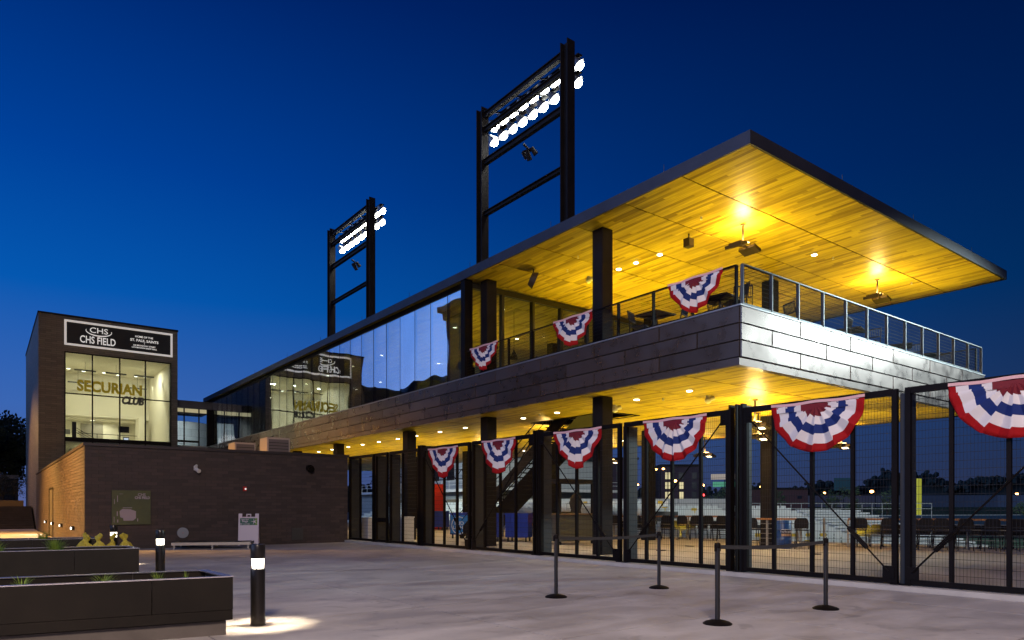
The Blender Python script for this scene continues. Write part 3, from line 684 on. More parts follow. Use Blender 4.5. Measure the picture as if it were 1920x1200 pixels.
# sprinkler heads
spm = MB(); spm.tube((0,0,-.05), (0,0,0), .02, .035, 8); spm.tube((0,0,-.08), (0,0,-.05), .04, .01, 8); spme = spm.mesh('sprinkler', mats=[white_paint])
for x, y in [(16.3, 12.6), (22.4, 12.0), (27.2, 11.6), (15.6, 17.0), (16.2, 18.2)]: inst('sprinkler', spme, (x, y, 9.705), MBD)
for x, y in [(16.3, 14.0), (18.2, 12.3), (15.6, 19.0), (20.3, 11.0)]: inst('sprinkler', spme, (x, y, 4.725), MBD)
# lightning rods
m_ = MB()
for y in (12, 16.5, 21, 25.5, 30, 35, 40, 46): m_.tube((14.0, y, 10.0), (14.0, y, 10.28), .008, n=5)
for x in (18.2, 22.4, 26.8): m_.tube((x, 9.5, 10.0), (x, 9.5, 10.28), .008, n=5)
build(m_, 'lightning_rod', fascia_mat, MBD, kind='stuff')

# ------------------------------------------------------------------ stair up to the terrace
sr = thing('steel_stair', 'dark steel stair rising from the concourse through the soffit opening', 'stair', (17.85, 26.5, .03))
m_ = MB()
for sx in (17.15, 18.5):
    m_.add([(sx, 26.9, .03), (sx+.08, 26.9, .03), (sx+.08, 26.3, .03), (sx, 26.3, .03)], [(0,1,2,3)])
    m_.bar((sx+.04, 26.6, .15), (sx+.04, 17.9, 5.85), .07, .42)
m_.add([(17.2, 25.9, .04), (18.55, 25.9, .04), (18.55, 17.8, 5.4), (17.2, 17.8, 5.4)], [(0,1,2,3)])
build(m_, 'stringer', dark_steel, sr)
for k in range(33):
    y = 26.3 - k*.262; z = .2 + k*.1735; q = MB(); q.box(17.22, 18.5, y-.28, y, z, z+.04); build(q, 'tread', black_steel, sr)
m_ = MB()
for sx in (17.12, 18.62):
    m_.tube((sx, 26.6, 1.1), (sx, 20.2, 5.3), .022); m_.tube((sx, 26.6, .7), (sx, 20.2, 4.9), .015)
    for k in range(6): m_.tube((sx, 26.5-1.25*k, .15+.82*k), (sx, 26.5-1.25*k, 1.15+.82*k), .018)
build(m_, 'handrail', black_steel, sr)

# ------------------------------------------------------------------ terrace railings
def railing(name, label, A, B, n, outx, outy, mat=None):
    mat = mat or black_steel
    t_ = thing(name, label, 'railing', (A[0], A[1], 6.1))
    A_, B_ = Vector((*A, 0)), Vector((*B, 0)); d = (B_-A_)/n; u = d.normalized(); nn = Vector((-u.y, u.x, 0))
    for k in range(n+1):
        p = A_+d*k; q = MB(); q.obox((p.x, p.y, 6.58), u*.012, nn*.04, (0,0,.48)); q.obox((p.x+u.x*.03, p.y+u.y*.03, 6.58), u*.008, nn*.03, (0,0,.46)); build(q, 'post', mat, t_)
    q = MB(); q.bar(A_+Vector((0,0,7.06)), B_+Vector((0,0,7.06)), .07, .03); build(q, 'top_rail', mat, t_)
    q = MB(); q.bar(A_+Vector((0,0,6.16)), B_+Vector((0,0,6.16)), .05, .03); build(q, 'bottom_rail', mat, t_)
    q = MB()
    for k in range(8): q.bar(A_+Vector((0,0,6.26+.1*k)), B_+Vector((0,0,6.26+.1*k)), .006)
    build(q, 'cable', black_steel, t_, kind='stuff')
    q = MB(); q.obox((A_+B_)/2+Vector((0,0,6.61)), (B_-A_)/2, nn*.003, (0,0,.43)); build(q, 'infill_mesh', net_mat, t_)
    return t_
railing('terrace_railing', 'black terrace railing with bunting along the long side of the building', (13.95, 9.78), (13.95, 21.1), 9, -1, 0)
railing('terrace_railing', 'terrace railing above the bright silver end wall', (13.98, 9.66), (28.05, 9.66), 12, 0, -1, M('railing_lit', (.10, .105, .105), .4, .4))  # lighter copy of the railing steel, the floodlight put into its colour
railing('terrace_railing', 'terrace railing on the field side, seen end-on at the far corner', (28.05, 9.8), (28.05, 21.2), 9, 1, 0)

# ------------------------------------------------------------------ light towers on the roof
FLG = emi('floodlight_glow', (1, 1, .93), 40)
bell = MB(); bell.lathe((0,0,0), [(.06,.40),(.12,.36),(.15,.24),(.26,.04),(.28,0),(.25,.01)], 14)
bell_me = bell.mesh('floodlight', mats=[M('lamp_shell', (.22, .22, .22), .4, .6)])
lens = MB(); lens.lathe((0,0,0), [(.06,-.16),(.14,-.14),(.19,-.08),(.20,-.005)], 14); lens_me = lens.mesh('lens', mats=[FLG])
def tower(ya, yb, label, nl):
    X = 18.6; t_ = thing('light_tower', label, 'light tower', (X, ya, 9.98), 'light towers on the roof')
    for y in (ya, yb):
        q = MB(); q.box(X-.2, X+.2, y-.22, y-.18, 9.98, 20.0); q.box(X-.2, X+.2, y+.18, y+.22, 9.98, 20.0); q.box(X-.02, X+.02, y-.18, y+.18, 9.98, 20.0)
        build(q, 'post', dark_steel, t_)
    for z, h in ((19.62, .26), (18.95, .22), (17.45, .26), (15.05, .2)):
        q = MB(); q.box(X-.1, X+.1, ya+.22, yb-.22, z+h/2-.03, z+h/2); q.box(X-.1, X+.1, ya+.22, yb-.22, z-h/2, z-h/2+.03); q.box(X-.02, X+.02, ya+.22, yb-.22, z-h/2+.03, z+h/2-.03)
        build(q, 'beam', dark_steel, t_)
    q = MB(); q.box(X+.75, X+1.0, ya+.2, yb-.1, 19.95, 19.99); q.box(X+.75, X+1.0, ya+.2, yb-.1, 19.25, 19.28)
    for k in range(4):
        y = ya+.6+(yb-ya-1.2)*k/3; q.bar((X+.1, y, 19.62), (X+.9, y, 19.95), .05); q.bar((X+.1, y, 18.95), (X+.9, y, 19.26), .05)
    build(q, 'lamp_rack', dark_steel, t_)
    for r_, z in enumerate((19.62, 18.95)):
        for k in range(nl):
            y = ya + .35 + (yb-ya-.05)*k/(nl-1) + .08*r_
            rot = Vector((.50, -.42, -.76)).to_track_quat('-Z', 'Y').to_euler()
            o = inst('floodlight', bell_me, (X+.95, y, z), t_); o.rotation_euler = rot
            l = bpy.data.objects.new('lens', lens_me); C.objects.link(l); l.parent = o
    q = MB(); q.tube((X+.1, (ya+yb)/2, 17.2), (X+.5, (ya+yb)/2, 17.0), .05); q.tube((X+.3, (ya+yb)/2-.3, 16.95), (X+.3, (ya+yb)/2+.3, 17.05), .04)
    q.tube((X+.3, (ya+yb)/2-.3, 16.98), (X+.5, (ya+yb)/2-.38, 16.72), .09, .12); q.tube((X+.3, (ya+yb)/2+.3, 17.05), (X+.5, (ya+yb)/2+.25, 16.8), .09, .12); q.tube((X+.3, (ya+yb)/2, 16.95), (X+.45, (ya+yb)/2, 16.6), .09, .12)
    build(q, 'speaker_cluster', dark_steel, t_)
    lamp('tower_lamp', 'SPOT', (X+1.6, (ya+yb)/2, 18.9), 9000, (.95, 1, .95), 1.2, to=(62, (ya+yb)/2-4, -1.7), spot=110, blend=.6)
    lamp('tower_spill', 'POINT', (X+1.3, (ya+yb)/2, 19.1), 400, (.95, 1, .92), .5)
    return t_
tower(20.9, 26.85, 'tall dark steel frame of floodlights on the roof, the nearer and larger one', 9)
tower(38.65, 44.6, 'farther and smaller steel frame of floodlights on the roof, left of the near one', 9)
# off to the right, out of the frame: the opposite bank of stadium floodlights that lights the silver end wall
ft = thing('light_pole', 'stadium floodlight pole beyond the right edge of the view', 'light pole', (62, -12, -1.7))
q = MB(); q.tube((62,-12,-1.7), (62,-12,20), .3, .2, 10); build(q, 'pole', dark_steel, ft)
q = MB(); q.box(61.9,62.1,-14,-10,17.9,18.1); q.box(61.9,62.1,-14,-10,18.9,19.1); build(q, 'beam', dark_steel, ft)
lamp('end_wall_flood', 'SPOT', (61.6, -11.5, 18.5), 52000, (.74, .95, 1), .9, to=(20.8, 9.6, 3.9), spot=12.5, blend=.35)

# ================================================================== THE STEEL MESH FENCE
UX, UY = Vector((1, .0317, 0)).normalized(), Vector((-.0317, 1, 0)).normalized()
def fbar(mb, y, w, d, z0, z1, off=0, mi=0):      # upright at fence coordinate y: w along the fence, d deep
    x_, y_, _ = FP(y, off+d/2); return mb.obox((x_, y_, (z0+z1)/2), UX*d/2, UY*w/2, (0, 0, (z1-z0)/2), mi)
def frail(mb, ya, yb, d, z0, z1, off=0):
    a, b = Vector(FP(ya, off+d/2)), Vector(FP(yb, off+d/2)); c = (a+b)/2
    return mb.obox((c.x, c.y, (z0+z1)/2), UX*d/2, (b-a)/2, (0, 0, (z1-z0)/2))
FZ0, FZ1 = .10, 3.53
def leaf(ya, yb, subs, label, rod=0, midrail=None):
    """ya < yb; rod=+1: brace from the top at yb down to ya, -1: from the top at ya down to yb"""
    t_ = thing('gate_leaf', label, 'gate', FP(ya, 0, FZ0), 'mesh leaves of the steel fence')
    for y in (ya+.05, yb-.05):
        q = MB(); fbar(q, y, .09, .09, FZ0, FZ1); build(q, 'stile', black_steel, t_)
    for a, b in ((FZ1-.11, FZ1), (FZ0, FZ0+.09)):
        q = MB(); frail(q, ya+.1, yb-.1, .08, a, b); build(q, 'rail', black_steel, t_)
    for y in subs:
        q = MB(); fbar(q, y, .055, .07, FZ0+.092, FZ1-.112); fbar(q, y, .065, .008, FZ0+.1, FZ1-.12, off=-.010); build(q, 'mullion', black_steel, t_)
    if midrail:
        q = MB(); frail(q, ya+.1, yb-.1, .07, midrail-.08, midrail+.08); build(q, 'middle_rail', black_steel, t_)
    wr = MB(); n = int((yb-ya-.2)/.052)
    for k in range(n+1): 
        y = ya+.1+(yb-ya-.2)*k/n; fbar(wr, y, .0034, .0034, FZ0+.09, FZ1-.11, off=.072)
    for k in range(24):
        z = FZ0+.2+k*.137
        if z < FZ1-.12: frail(wr, ya+.1, yb-.1, .006, z-.003, z+.003, off=.078)
    build(wr, 'wire_mesh', wire_mat, t_, kind='stuff')
    if rod:
        top, bot = (yb-.12, ya+.14) if rod > 0 else (ya+.12, yb-.14)
        P0, P1 = Vector(FP(top, -.03, FZ1-.20)), Vector(FP(bot, -.03, FZ0+.22))
        q = MB(); q.tube(P0, P1, .016, n=8); build(q, 'brace_rod', black_steel, t_)
        m0, m1 = P0.lerp(P1, .76), P0.lerp(P1, .86); q = MB(); dv = (m1-m0).normalized()
        sd = UX.cross(dv).normalized()*.03
        q.tube(m0+sd, m1+sd, .014, n=6); q.tube(m0-sd, m1-sd, .014, n=6); q.tube(m0-dv*.04, m0+dv*.04, .04, n=8); q.tube(m1-dv*.04, m1+dv*.04, .04, n=8)
        build(q, 'turnbuckle', black_steel, t_)
        for y, z in ((top, FZ1-.22), (bot, FZ0+.20)):
            q = MB(); fbar(q, y, .2, .012, z-.11, z+.11, off=-.014); build(q, 'gusset', black_steel, t_)
    return t_
def div(a, b, n): return [a+(b-a)*k/n for k in range(1, n)]
leaf(25.10, 27.25, [26.24], 'first fence section, two plain bays beside the dark brick wall')
leaf(24.0, 24.96, [], 'narrow gate door with a middle rail near the brick wall', midrail=.95)
leaf(21.72, 23.84, [22.86], 'two-bay fence section between the narrow door and the first bunting')
leaf(18.62, 21.5, [19.34, 20.1, 20.8], 'gate leaf with the leftmost fence bunting on it', rod=1)
leaf(15.42, 18.5, [16.3, 17.04, 17.82], 'gate leaf with the second fence bunting from the left', rod=-1)
leaf(12.19, 15.26, [12.97, 13.75, 14.5], 'gate leaf with the third fence bunting from the left', rod=1)
leaf(9.08, 12.07, [9.82, 10.61, 11.37], 'gate leaf with the fourth fence bunting, left of the widest dark post', rod=-1)
leaf(5.70, 8.76, [6.48, 7.26, 8.06], 'gate leaf with the fifth fence bunting, behind the right belt barrier', rod=1)
leaf(2.55, 5.58, [3.25, 4.04, 4.85], 'gate leaf with the rightmost bunting, cut by the edge of the view', rod=-1)
leaf(-.7, 2.3, [0, .75, 1.5], 'gate leaf out of view beyond the right edge', rod=1)
posts = [(27.35, 'slim end post of the fence against the dark brick wall', .12), (25.03, 'dark fence post left of the narrow gate door', .16), (23.92, 'dark fence post right of the narrow gate door', .16),
         (21.6, 'deep steel fin post left of the first fence bunting', .3), (18.56, 'grey sided fin post between the first and second fence bunting', .26), (15.34, 'deep steel fin post between the second and third fence bunting', .3),
         (12.13, 'grey sided fin post between the third and fourth fence bunting', .26), (8.92, 'widest dark fin post between the fourth and fifth fence bunting', .36),
         (5.64, 'grey sided fin post between the fifth and the rightmost fence bunting', .26), (2.42, 'fin post beyond the right edge of the view', .36)]
for y, lab, w in posts:
    t_ = thing('fence_post', lab, 'post', FP(y, .09, .08), 'fin posts of the steel fence')
    q = MB(); fbar(q, y, .10, .42, .085, 3.62 if w >= .3 else 3.45, off=.10); build(q, 'fin', fin_paint, t_)
    if w >= .3:
        q = MB()
        for s in (-1, 1): fbar(q, y+s*(w/2-.035), .05, .16, .085, 3.62, off=-.02)
        fbar(q, y, .045, .1, .085, 3.62, off=-.005)
        build(q, 'flange', black_steel, t_)
    q = MB(); x_, y_, _ = FP(y, .2); q.obox((x_, y_, .09), UX*.26, UY*(w/2+.03), (0, 0, .012)); build(q, 'base_plate', black_steel, t_)

# ================================================================== BUNTING
RED, WHT, BLU, DRED, PINK = (M(n, c, .75, bump=.03, bscale=40) for n, c in (('cloth_red', (.36, .006, .008)), ('cloth_white', (.78, .72, .68)), ('cloth_blue', (.015, .032, .15)), ('cloth_dark_red', (.17, .006, .014)), ('cloth_header', (.78, .46, .44))))
for m_x in (RED, WHT, BLU): m_x.node_tree.nodes['Principled BSDF'].inputs['Specular IOR Level'].default_value = .2
def bunting(label, centre, along, out, w, h, seed, squeeze=.25, group='pleated fans of bunting'):
    """half-round pleated fan hung from a straight header; along: unit vector, out: unit vector towards the viewer side"""
    rn = random.Random(seed); A, O, c = Vector(along), Vector(out), Vector(centre)
    mb = MB(); NT, pl = 90, rn.choice((6, 7)); ph = rn.uniform(0, 1)
    bounds = [0, .26, .44, .63, .84, 1.0]
    jit = [rn.uniform(-.028, .028) for _ in range(40)]
    famp = rn.uniform(.05, .085); tri = lambda t: abs((t % 1)*2-1)*2-1
    def pos(rho, th):
        s = th/math.pi*pl + ph; fold = tri(s)
        saw = (s % 1) - .5
        r = rho*(1 + .0*saw) + (0.06*saw + jit[int(s) % 40])*(1 if 0 < rho < 1 else (.12 if rho == 1 else 0)) * (1 if .12 < th/math.pi < .88 else .3)
        u = -math.cos(th)*r*w/2; v = -math.sin(th)*r*h
        u *= 1 - squeeze*(-v/h)**1.5
        u += .02*math.sin(5*rho+seed)*(-v/h)
        o = .035 + famp*fold*min(1, rho*1.3)*(.35+.65*math.sin(th)) + .10*math.sin(th)*rho*(1-rho)
        return c + A*u + Vector((0, 0, 1))*(v-.05) + O*o
    sub = 3; rings = [0]
    for bi in range(5):
        for si in range(sub): rings.append(bounds[bi] + (bounds[bi+1]-bounds[bi])*(si+1)/sub)
    for r in rings:
        for k in range(NT+1): mb.v.append(tuple(pos(r, math.pi*k/NT)))
    for i in range(len(rings)-1):
        for k in range(NT):
            p = i*(NT+1)+k; mb.f.append((p, p+NT+1, p+NT+2, p+1)); mb.m.append((3, 1, 2, 1, 0)[i//sub])
    t_ = thing('bunting', label, 'bunting', (c.x, c.y, c.z), group)
    o = build(mb, 'pleated_cloth', (RED, WHT, BLU, DRED), t_, sm=True)
    md = o.modifiers.new('thickness', 'SOLIDIFY'); md.thickness = .004
    # the straight pleated strip under the header
    q = MB(); segs = [(-1, -.88, 0), (-.88, -.68, 1), (-.68, -.48, 2), (-.48, -.32, 1), (-.32, .32, 3), (.32, .48, 1), (.48, .68, 2), (.68, .88, 1), (.88, 1, 0)]
    for a, b, mi in segs:
        f_ = lambda s, z, z2=0: c + A*(s*w/2*(1 if z > -.1 else .985)) + O*(.045+.012*math.sin(s*14)) + Vector((0, 0, z-.04))
        q.add([f_(a, -.12 if abs(a) < .9 else -.02), f_(b, -.12 if abs(b) < .9 else -.02), f_(b, 0), f_(a, 0)], [(0, 1, 2, 3)], mi)
    build(q, 'top_strip', (RED, WHT, BLU, DRED), t_)
    q = MB(); n = 12
    for k in range(n):
        f_ = lambda j: c + A*((j/n*2-1)*w/2) + O*.05 + Vector((0, 0, -.02*math.sin(math.pi*2*j/n)**2))
        q.obox((f_(k)+f_(k+1))/2, (f_(k+1)-f_(k))/2, O*.006, (0, 0, .026))
    build(q, 'header', PINK, t_)
    return t_
fa = (-UY.x, -UY.y, 0)
for ya, yb, z, h, sq, lab in [(19.16, 20.97, 3.43, .98, .45, 'leftmost bunting on the fence, narrowing to a point'), (16.2, 17.85, 3.47, .98, .25, 'second bunting from the left on the fence'),
        (12.75, 14.55, 3.47, .98, .45, 'third bunting on the fence, hanging to a point in front of the stair'), (9.6, 11.39, 3.47, .93, .15, 'fourth bunting on the fence, left of the widest dark post'),
        (6.22, 8.06, 3.47, .92, .05, 'broad bunting on the fence in front of the yellow soffit corner'), (3.02, 4.87, 3.47, .90, .05, 'rightmost bunting on the fence, cut off by the edge of the photo')]:
    ym = (ya+yb)/2; bunting(lab, FP(ym, -.03, z), fa, (-UX.x, -UX.y, 0), yb-ya, h, int(ya*10), sq)
for ya, yb, sq, lab in [(19.08, 20.77, .55, 'smallest bunting, on the terrace railing at the corner of the glazing'), (14.5, 16.2, .35, 'middle bunting on the terrace railing beside the dark column'),
        (10.09, 11.74, .45, 'bunting on the terrace railing nearest its corner, largest of the upper three')]:
    ym = (ya+yb)/2; bunting(lab, (13.89, ym, 7.06), (0, -1, 0), (-1, 0, 0), yb-ya, .82, int(ya*7), sq, 'bunting on the terrace railing')

# ================================================================== PLAZA FURNITURE
def stanchion(x, y, lab):
    t_ = thing('stanchion', lab, 'barrier post', (x, y, 0), 'belt barrier posts on the plaza')
    q = MB(); q.lathe((x, y, 0), [(.175,0),(.178,.012),(.15,.03),(.09,.048),(.035,.058),(.03,.06)], 28); build(q, 'base', black_steel, t_, sm=True)
    q = MB(); q.tube((x, y, .055), (x, y, .94), .0305, n=18); build(q, 'post', M_post, t_, sm=True)
    q = MB(); q.lathe((x, y, .94), [(.034,0),(.036,.01),(.036,.055),(.03,.065),(.012,.07)], 18); q.box(x-.045, x+.045, y-.014, y+.014, .90, .985); build(q, 'head', black_steel, t_, sm=True)
    return t_
M_post = M('post_paint', (.03, .028, .028), .35, .4)
SP = [(7.33, 8.51, 'belt barrier post at the left end of the far belt'), (9.61, 8.35, 'belt barrier post at the right end of the far belt'), (7.25, 5.36, 'nearest belt barrier post, at the left end of the near belt'), (9.54, 5.22, 'belt barrier post at the right end of the near belt')]
for s in SP: stanchion(*s)
belt_m = M('belt', (.035, .035, .037), .7)
for a, b, lab in ((SP[0], SP[1], 'stretched black belt between the two posts near the fence'), (SP[2], SP[3], 'stretched black belt between the two nearest posts')):
    q = MB(); n = 16
    for k in range(n):
        f_ = lambda j: Vector((a[0]+(b[0]-a[0])*j/n, a[1]+(b[1]-a[1])*j/n, .955-.035*math.sin(math.pi*j/n)))
        p0, p1 = f_(k), f_(k+1); q.obox((p0+p1)/2, (p1-p0)/2, (.0, .0015, 0), (0, 0, .024))
    tag(build(q, 'barrier_belt', belt_m), lab, 'belt')

core_m = emi('bollard_core', (1, .93, .80), 7); blens = glass_material('bollard_lens', .03, trans=(.95, .93, .88))
bol_m = M('bollard_paint', (.028, .024, .022), .28, .5)
def bollard(x, y, lab, power=70):
    t_ = thing('bollard_light', lab, 'bollard light', (x, y, 0), 'lit bollards beside the planters')
    q = MB(); q.lathe((x, y, 0), [(.095,0),(.095,.008),(.086,.012),(.086,.68),(.084,.69)], 32); build(q, 'body', bol_m, t_, sm=True)
    q = MB(); q.lathe((x, y, .82), [(.084,0),(.087,.004),(.087,.165),(.083,.172)], 32); build(q, 'cap', bol_m, t_, sm=True)
    q = MB(); q.lathe((x, y, .69), [(.0845,.0),(.0845,.13)], 32); q.f = q.f[:-2]; q.m = q.m[:-2]; build(q, 'lens', blens, t_, sm=True)
    q = MB(); q.lathe((x, y, .70), [(.07,0),(.072,.05),(.073,.10),(.074,.118)], 20); build(q, 'reflector', core_m, t_, sm=True)
    q = MB()
    for k in range(6): q.box(x+.068*math.cos(k*1.047)-.004, x+.068*math.cos(k*1.047)+.004, y+.068*math.sin(k*1.047)-.004, y+.068*math.sin(k*1.047)+.004, .69, .82)
    build(q, 'strut', M_post, t_)
    for k in range(9):      # the downward rim of the lamp, in six pieces round the cap edge
        a = k*2*math.pi/9+.5
        lamp('bollard_rim', 'SPOT', (x+.1*math.cos(a), y+.1*math.sin(a), .80), power, (1, .84, .6), .012, to=(x+.42*math.cos(a), y+.42*math.sin(a), 0), parent=t_, spot=40, blend=.8)
    return t_
bollard(2.69, 8.72, 'nearest and tallest-looking lit bollard at the end of the front planter')
bollard(2.8, 15.24, 'lit bollard between the front planter and the low platform')
bollard(2.6, 19.9, 'farthest lit bollard, among the yellow wrapped sacks')

# planters
PLM = M('planter_steel', (.016, .012, .008), .45, .2, spec=.3, var=.3, vscale=1.3, bump=.05, bscale=2)
PLR = M('planter_rim', (.85, .8, .82), .25, .9)
soil = M('soil', (.03, .02, .012), .95, var=.4, vscale=12)
leafg = M('grass_blade', (.17, .26, .03), .6, var=.4, vscale=6)
dvec = Vector((-math.cos(R(-9.15)), -math.sin(R(-9.15)), 0))      # planters run to the left
evec = Vector((-.03, 1, 0)).normalized()
def planter(cx, cy_, L, wid, ztop, zbot, joint, lab, jo=()):
    t_ = thing('planter', lab, 'planter', (cx, cy_, 0), 'long steel planters')
    c = Vector((cx, cy_, 0)); e_ = evec
    def quad(o0, o1, l0, l1): return [tuple((c + dvec*l + e_*o)[:2]) for l, o in ((l0, o0), (l1, o0), (l1, o1), (l0, o1))][::-1]
    q = MB(); q.prism(quad(.06, wid-.06, .06, L-.1), 0, .16); build(q, 'plinth', concrete_dark, t_)
    q = MB(); q.prism(quad(.005, wid-.005, .005, L), .175, .285); build(q, 'base_band', PLM, t_)
    js = [0] + joint + [L]
    for a, b in zip(js, js[1:]):
        q = MB(); q.prism(quad(0, .03, a+.004, b-.004), zbot, ztop-.012); build(q, 'side_panel', PLM, t_)
        q = MB(); q.prism(quad(wid-.03, wid, a+.004, b-.004), zbot, ztop-.012); build(q, 'side_panel', PLM, t_)
    q = MB(); q.prism(quad(.034, wid-.034, .0, .03), zbot, ztop-.012); build(q, 'end_panel', PLM, t_)
    q = MB(); q.prism(quad(-.01, .05, -.01, L), ztop-.012, ztop); q.prism(quad(wid-.05, wid+.01, -.01, L), ztop-.012, ztop); q.prism(quad(.0505, wid-.0505, -.01, .10), ztop-.012, ztop)
    build(q, 'rim', PLR, t_)
    q = MB(); q.prism(quad(.034, wid-.034, .034, L), ztop-.2, ztop-.14); build(q, 'soil', soil, t_)
    return lambda l, o, z=0: tuple(c + dvec*l + e_*o + Vector((0, 0, z)))
concrete_dark = M('planter_plinth', (.12, .10, .085), .8, var=.2)
pl1 = planter(2.26, 8.21, 9, 1.04, .67, .29, [.82, 3.2, 5.6], 'front planter, long dark steel box nearest the camera')
pl2 = planter(2.37, 14.87, 13, 1.1, .67, .2, [1.05, 4.0, 8.0], 'middle planter, dark steel box in front of the yellow sacks')
pl3 = planter(2.33, 20.15, 16, 1.1, .67, .2, [1.4, 5.0, 9.0], 'farthest planter, dark steel box by the brick annex')
def tuft(p, h, n, spread, lab, seed):
    rn = random.Random(seed); q = MB()
    for k in range(n):
        a = rn.uniform(0, 6.283); r0 = rn.uniform(0, spread*.35); ln = rn.uniform(.35, 1)*spread; hh = h*rn.uniform(.55, 1.1)
        b = Vector(p) + Vector((math.cos(a)*r0, math.sin(a)*r0, 0)); m = b + Vector((math.cos(a)*ln*.4, math.sin(a)*ln*.4, hh*.7)); t = b + Vector((math.cos(a)*ln, math.sin(a)*ln, hh))
        s = Vector((-math.sin(a), math.cos(a), 0))*.0045
        q.add([b-s, b+s, m+s*.8, m-s*.8, t], [(0,1,2,3),(3,2,4)])
    o = build(q, 'grass_tuft', leafg); tag(o, lab, 'plant', 'grass tufts growing in the planters')
nth = ['first', 'second', 'third', 'fourth', 'fifth', 'sixth']
for pn, pf, data in (('front', pl1, [(2.62, .16, 80, .16), (1.95, .14, 26, .13), (1.20, .13, 44, .15), (.66, .13, 34, .1), (.38, .14, 10, .04)]),
                     ('middle', pl2, [(4.5, .2, 60, .18), (3.3, .24, 110, .24), (2.2, .22, 100, .22), (1.3, .24, 110, .24)]), ('farthest', pl3, [(4.6, .22, 50, .2), (3.3, .22, 60, .22), (2.2, .22, 60, .22), (1.15, .24, 70, .22)])):
    for k, (l, h, n, s) in enumerate(data):
        tuft(pf(l, .45, .53), h*1.35, n*2, s, f'{nth[k]} green grass tuft from the left in the {pn} planter', hash((k, int(l*100))) % 999)
# yellow wrapped sacks
SACK = M('sack_yellow', (.55, .45, .05), .7, bump=.6, bscale=7, var=.25, vscale=4)
def sack(x, y, s, lab, seed):
    s *= .85; rn = random.Random(seed); q = MB(); n = 18; prof = [(.20,0),(.26,.10),(.28,.24),(.27,.34),(.17,.42),(.08,.45),(.06,.48),(.13,.53),(.15,.56),(.04,.58)]
    v_ = []
    for r, z in prof:
        for i in range(n):
            t = 6.2832*i/n; rr = r*s*.40*(1+.22*math.sin(2*t+seed*2+z*3)+.12*math.sin(5*t+z*9+seed)); v_.append((x+rr*math.cos(t)+.07*math.sin(z*6+seed*2), y+rr*math.sin(t), z*s*(1+.05*math.sin(t+seed))))
    fs = [(k*n+i, k*n+(i+1) % n, (k+1)*n+(i+1) % n, (k+1)*n+i) for k in range(len(prof)-1) for i in range(n)] + [tuple(range((len(prof)-1)*n, len(prof)*n))]
    q.add(v_, fs); o = build(q, 'wrapped_sack', SACK, sm=True); o.data.polygons.foreach_set('use_smooth', [False]*len(o.data.polygons)); tag(o, lab, 'sack', 'yellow tied sacks behind the middle planter')
sack(2.27, 19.3, 1.6, 'yellow tied sack left of the farthest bollard, biggest of the group', 1); sack(2.46, 19.35, 1.6, 'yellow tied sack just left of the farthest bollard', 2)
sack(2.72, 19.3, 1.6, 'yellow tied sack standing right of the farthest bollard', 3); sack(2.10, 20.0, 1.5, 'low yellow sack partly behind the farthest planter, second from the left', 4); sack(1.98, 20.05, 1.6, 'leftmost yellow sack behind the farthest planter', 5)

# low platform stage against the wall
stg = thing('platform_stage', 'low black platform with a pale metal edge in front of the brick wall', 'stage', (6.2, 25.5, 0))
a, b = Vector((5.15, 26.0, 0)), Vector((7.45, 25.05, 0)); u = (b-a).normalized(); v = Vector((-u.y, u.x, 0)); Ls = (b-a).length
def sq(o0, o1, l0, l1): return [tuple((a + u*l + v*o)[:2]) for l, o in ((l0, o0), (l1, o0), (l1, o1), (l0, o1))]
q = MB(); q.prism(sq(0, 1.15, 0, Ls), .20, .225); build(q, 'deck', M('stage_deck', (.03, .026, .024), .6), stg)
q = MB(); q.prism(sq(-.03, 0, -.03, Ls+.03), .13, .228); q.prism(sq(0, 1.15, -.03, 0), .13, .228); q.prism(sq(0, 1.15, Ls, Ls+.03), .13, .228); build(q, 'edge', M('alloy', (.5, .46, .40), .4, .5), stg)
for l in (.03, Ls/2, Ls-.08):
    for o in (.0, 1.08):
        q = MB(); q.prism(sq(o, o+.05, l, l+.05), 0, .13); build(q, 'leg', M('alloy_leg', (.4, .38, .34), .4, .5), stg)
# A-frame sign
af = thing('sandwich_board', 'white plastic sandwich board with a green header and a pale star, by the brick wall', 'sign', (7.95, 26.9, 0))
A0, A1 = Vector((7.62, 27.0, 0)), Vector((8.28, 26.72, 0)); ua = (A1-A0).normalized(); na = Vector((ua.y, -ua.x, 0))   # towards the camera
def AF(s, z, o=0): 
    p = A0 + ua*(s*(A1-A0).length) + na*(.0 - z*.16 + .18 + o); return (p.x, p.y, z)
WP = M('board_plastic', (.62, .54, .60), .45)
def slab(name, s0, s1, z0, z1, o, th, m, back=False):
    q = MB(); sg = -1 if back else 1
    if not back: v_ = [AF(s0, z0, o), AF(s1, z0, o), AF(s1, z1, o), AF(s0, z1, o), AF(s0, z0, o-th), AF(s1, z0, o-th), AF(s1, z1, o-th), AF(s0, z1, o-th)]
    else: v_ = [tuple(Vector(AF(s, z, 0)) + na*(-.36 + z*.32 + d)) for d in (0, -th) for s, z in ((s0, z0), (s1, z0), (s1, z1), (s0, z1))]
    q.add(v_, [(0,1,2,3),(7,6,5,4),(0,4,5,1),(1,5,6,2),(2,6,7,3),(3,7,4,0)]); return build(q, name, m, af)
slab('panel', 0, 1, .08, 1.08, 0, .03, WP); slab('rear_panel', 0, 1, .08, 1.08, 0, .03, WP, back=True)
for s0, s1, z0, z1 in ((0, .18, 1.08, 1.20), (.82, 1, 1.08, 1.20), (.38, .43, 1.08, 1.19), (.57, .62, 1.08, 1.19), (.43, .57, 1.15, 1.19), (0, .1, 0, .08), (.9, 1, 0, .08)): slab('frame', s0, s1, z0, z1, 0, .03, WP)
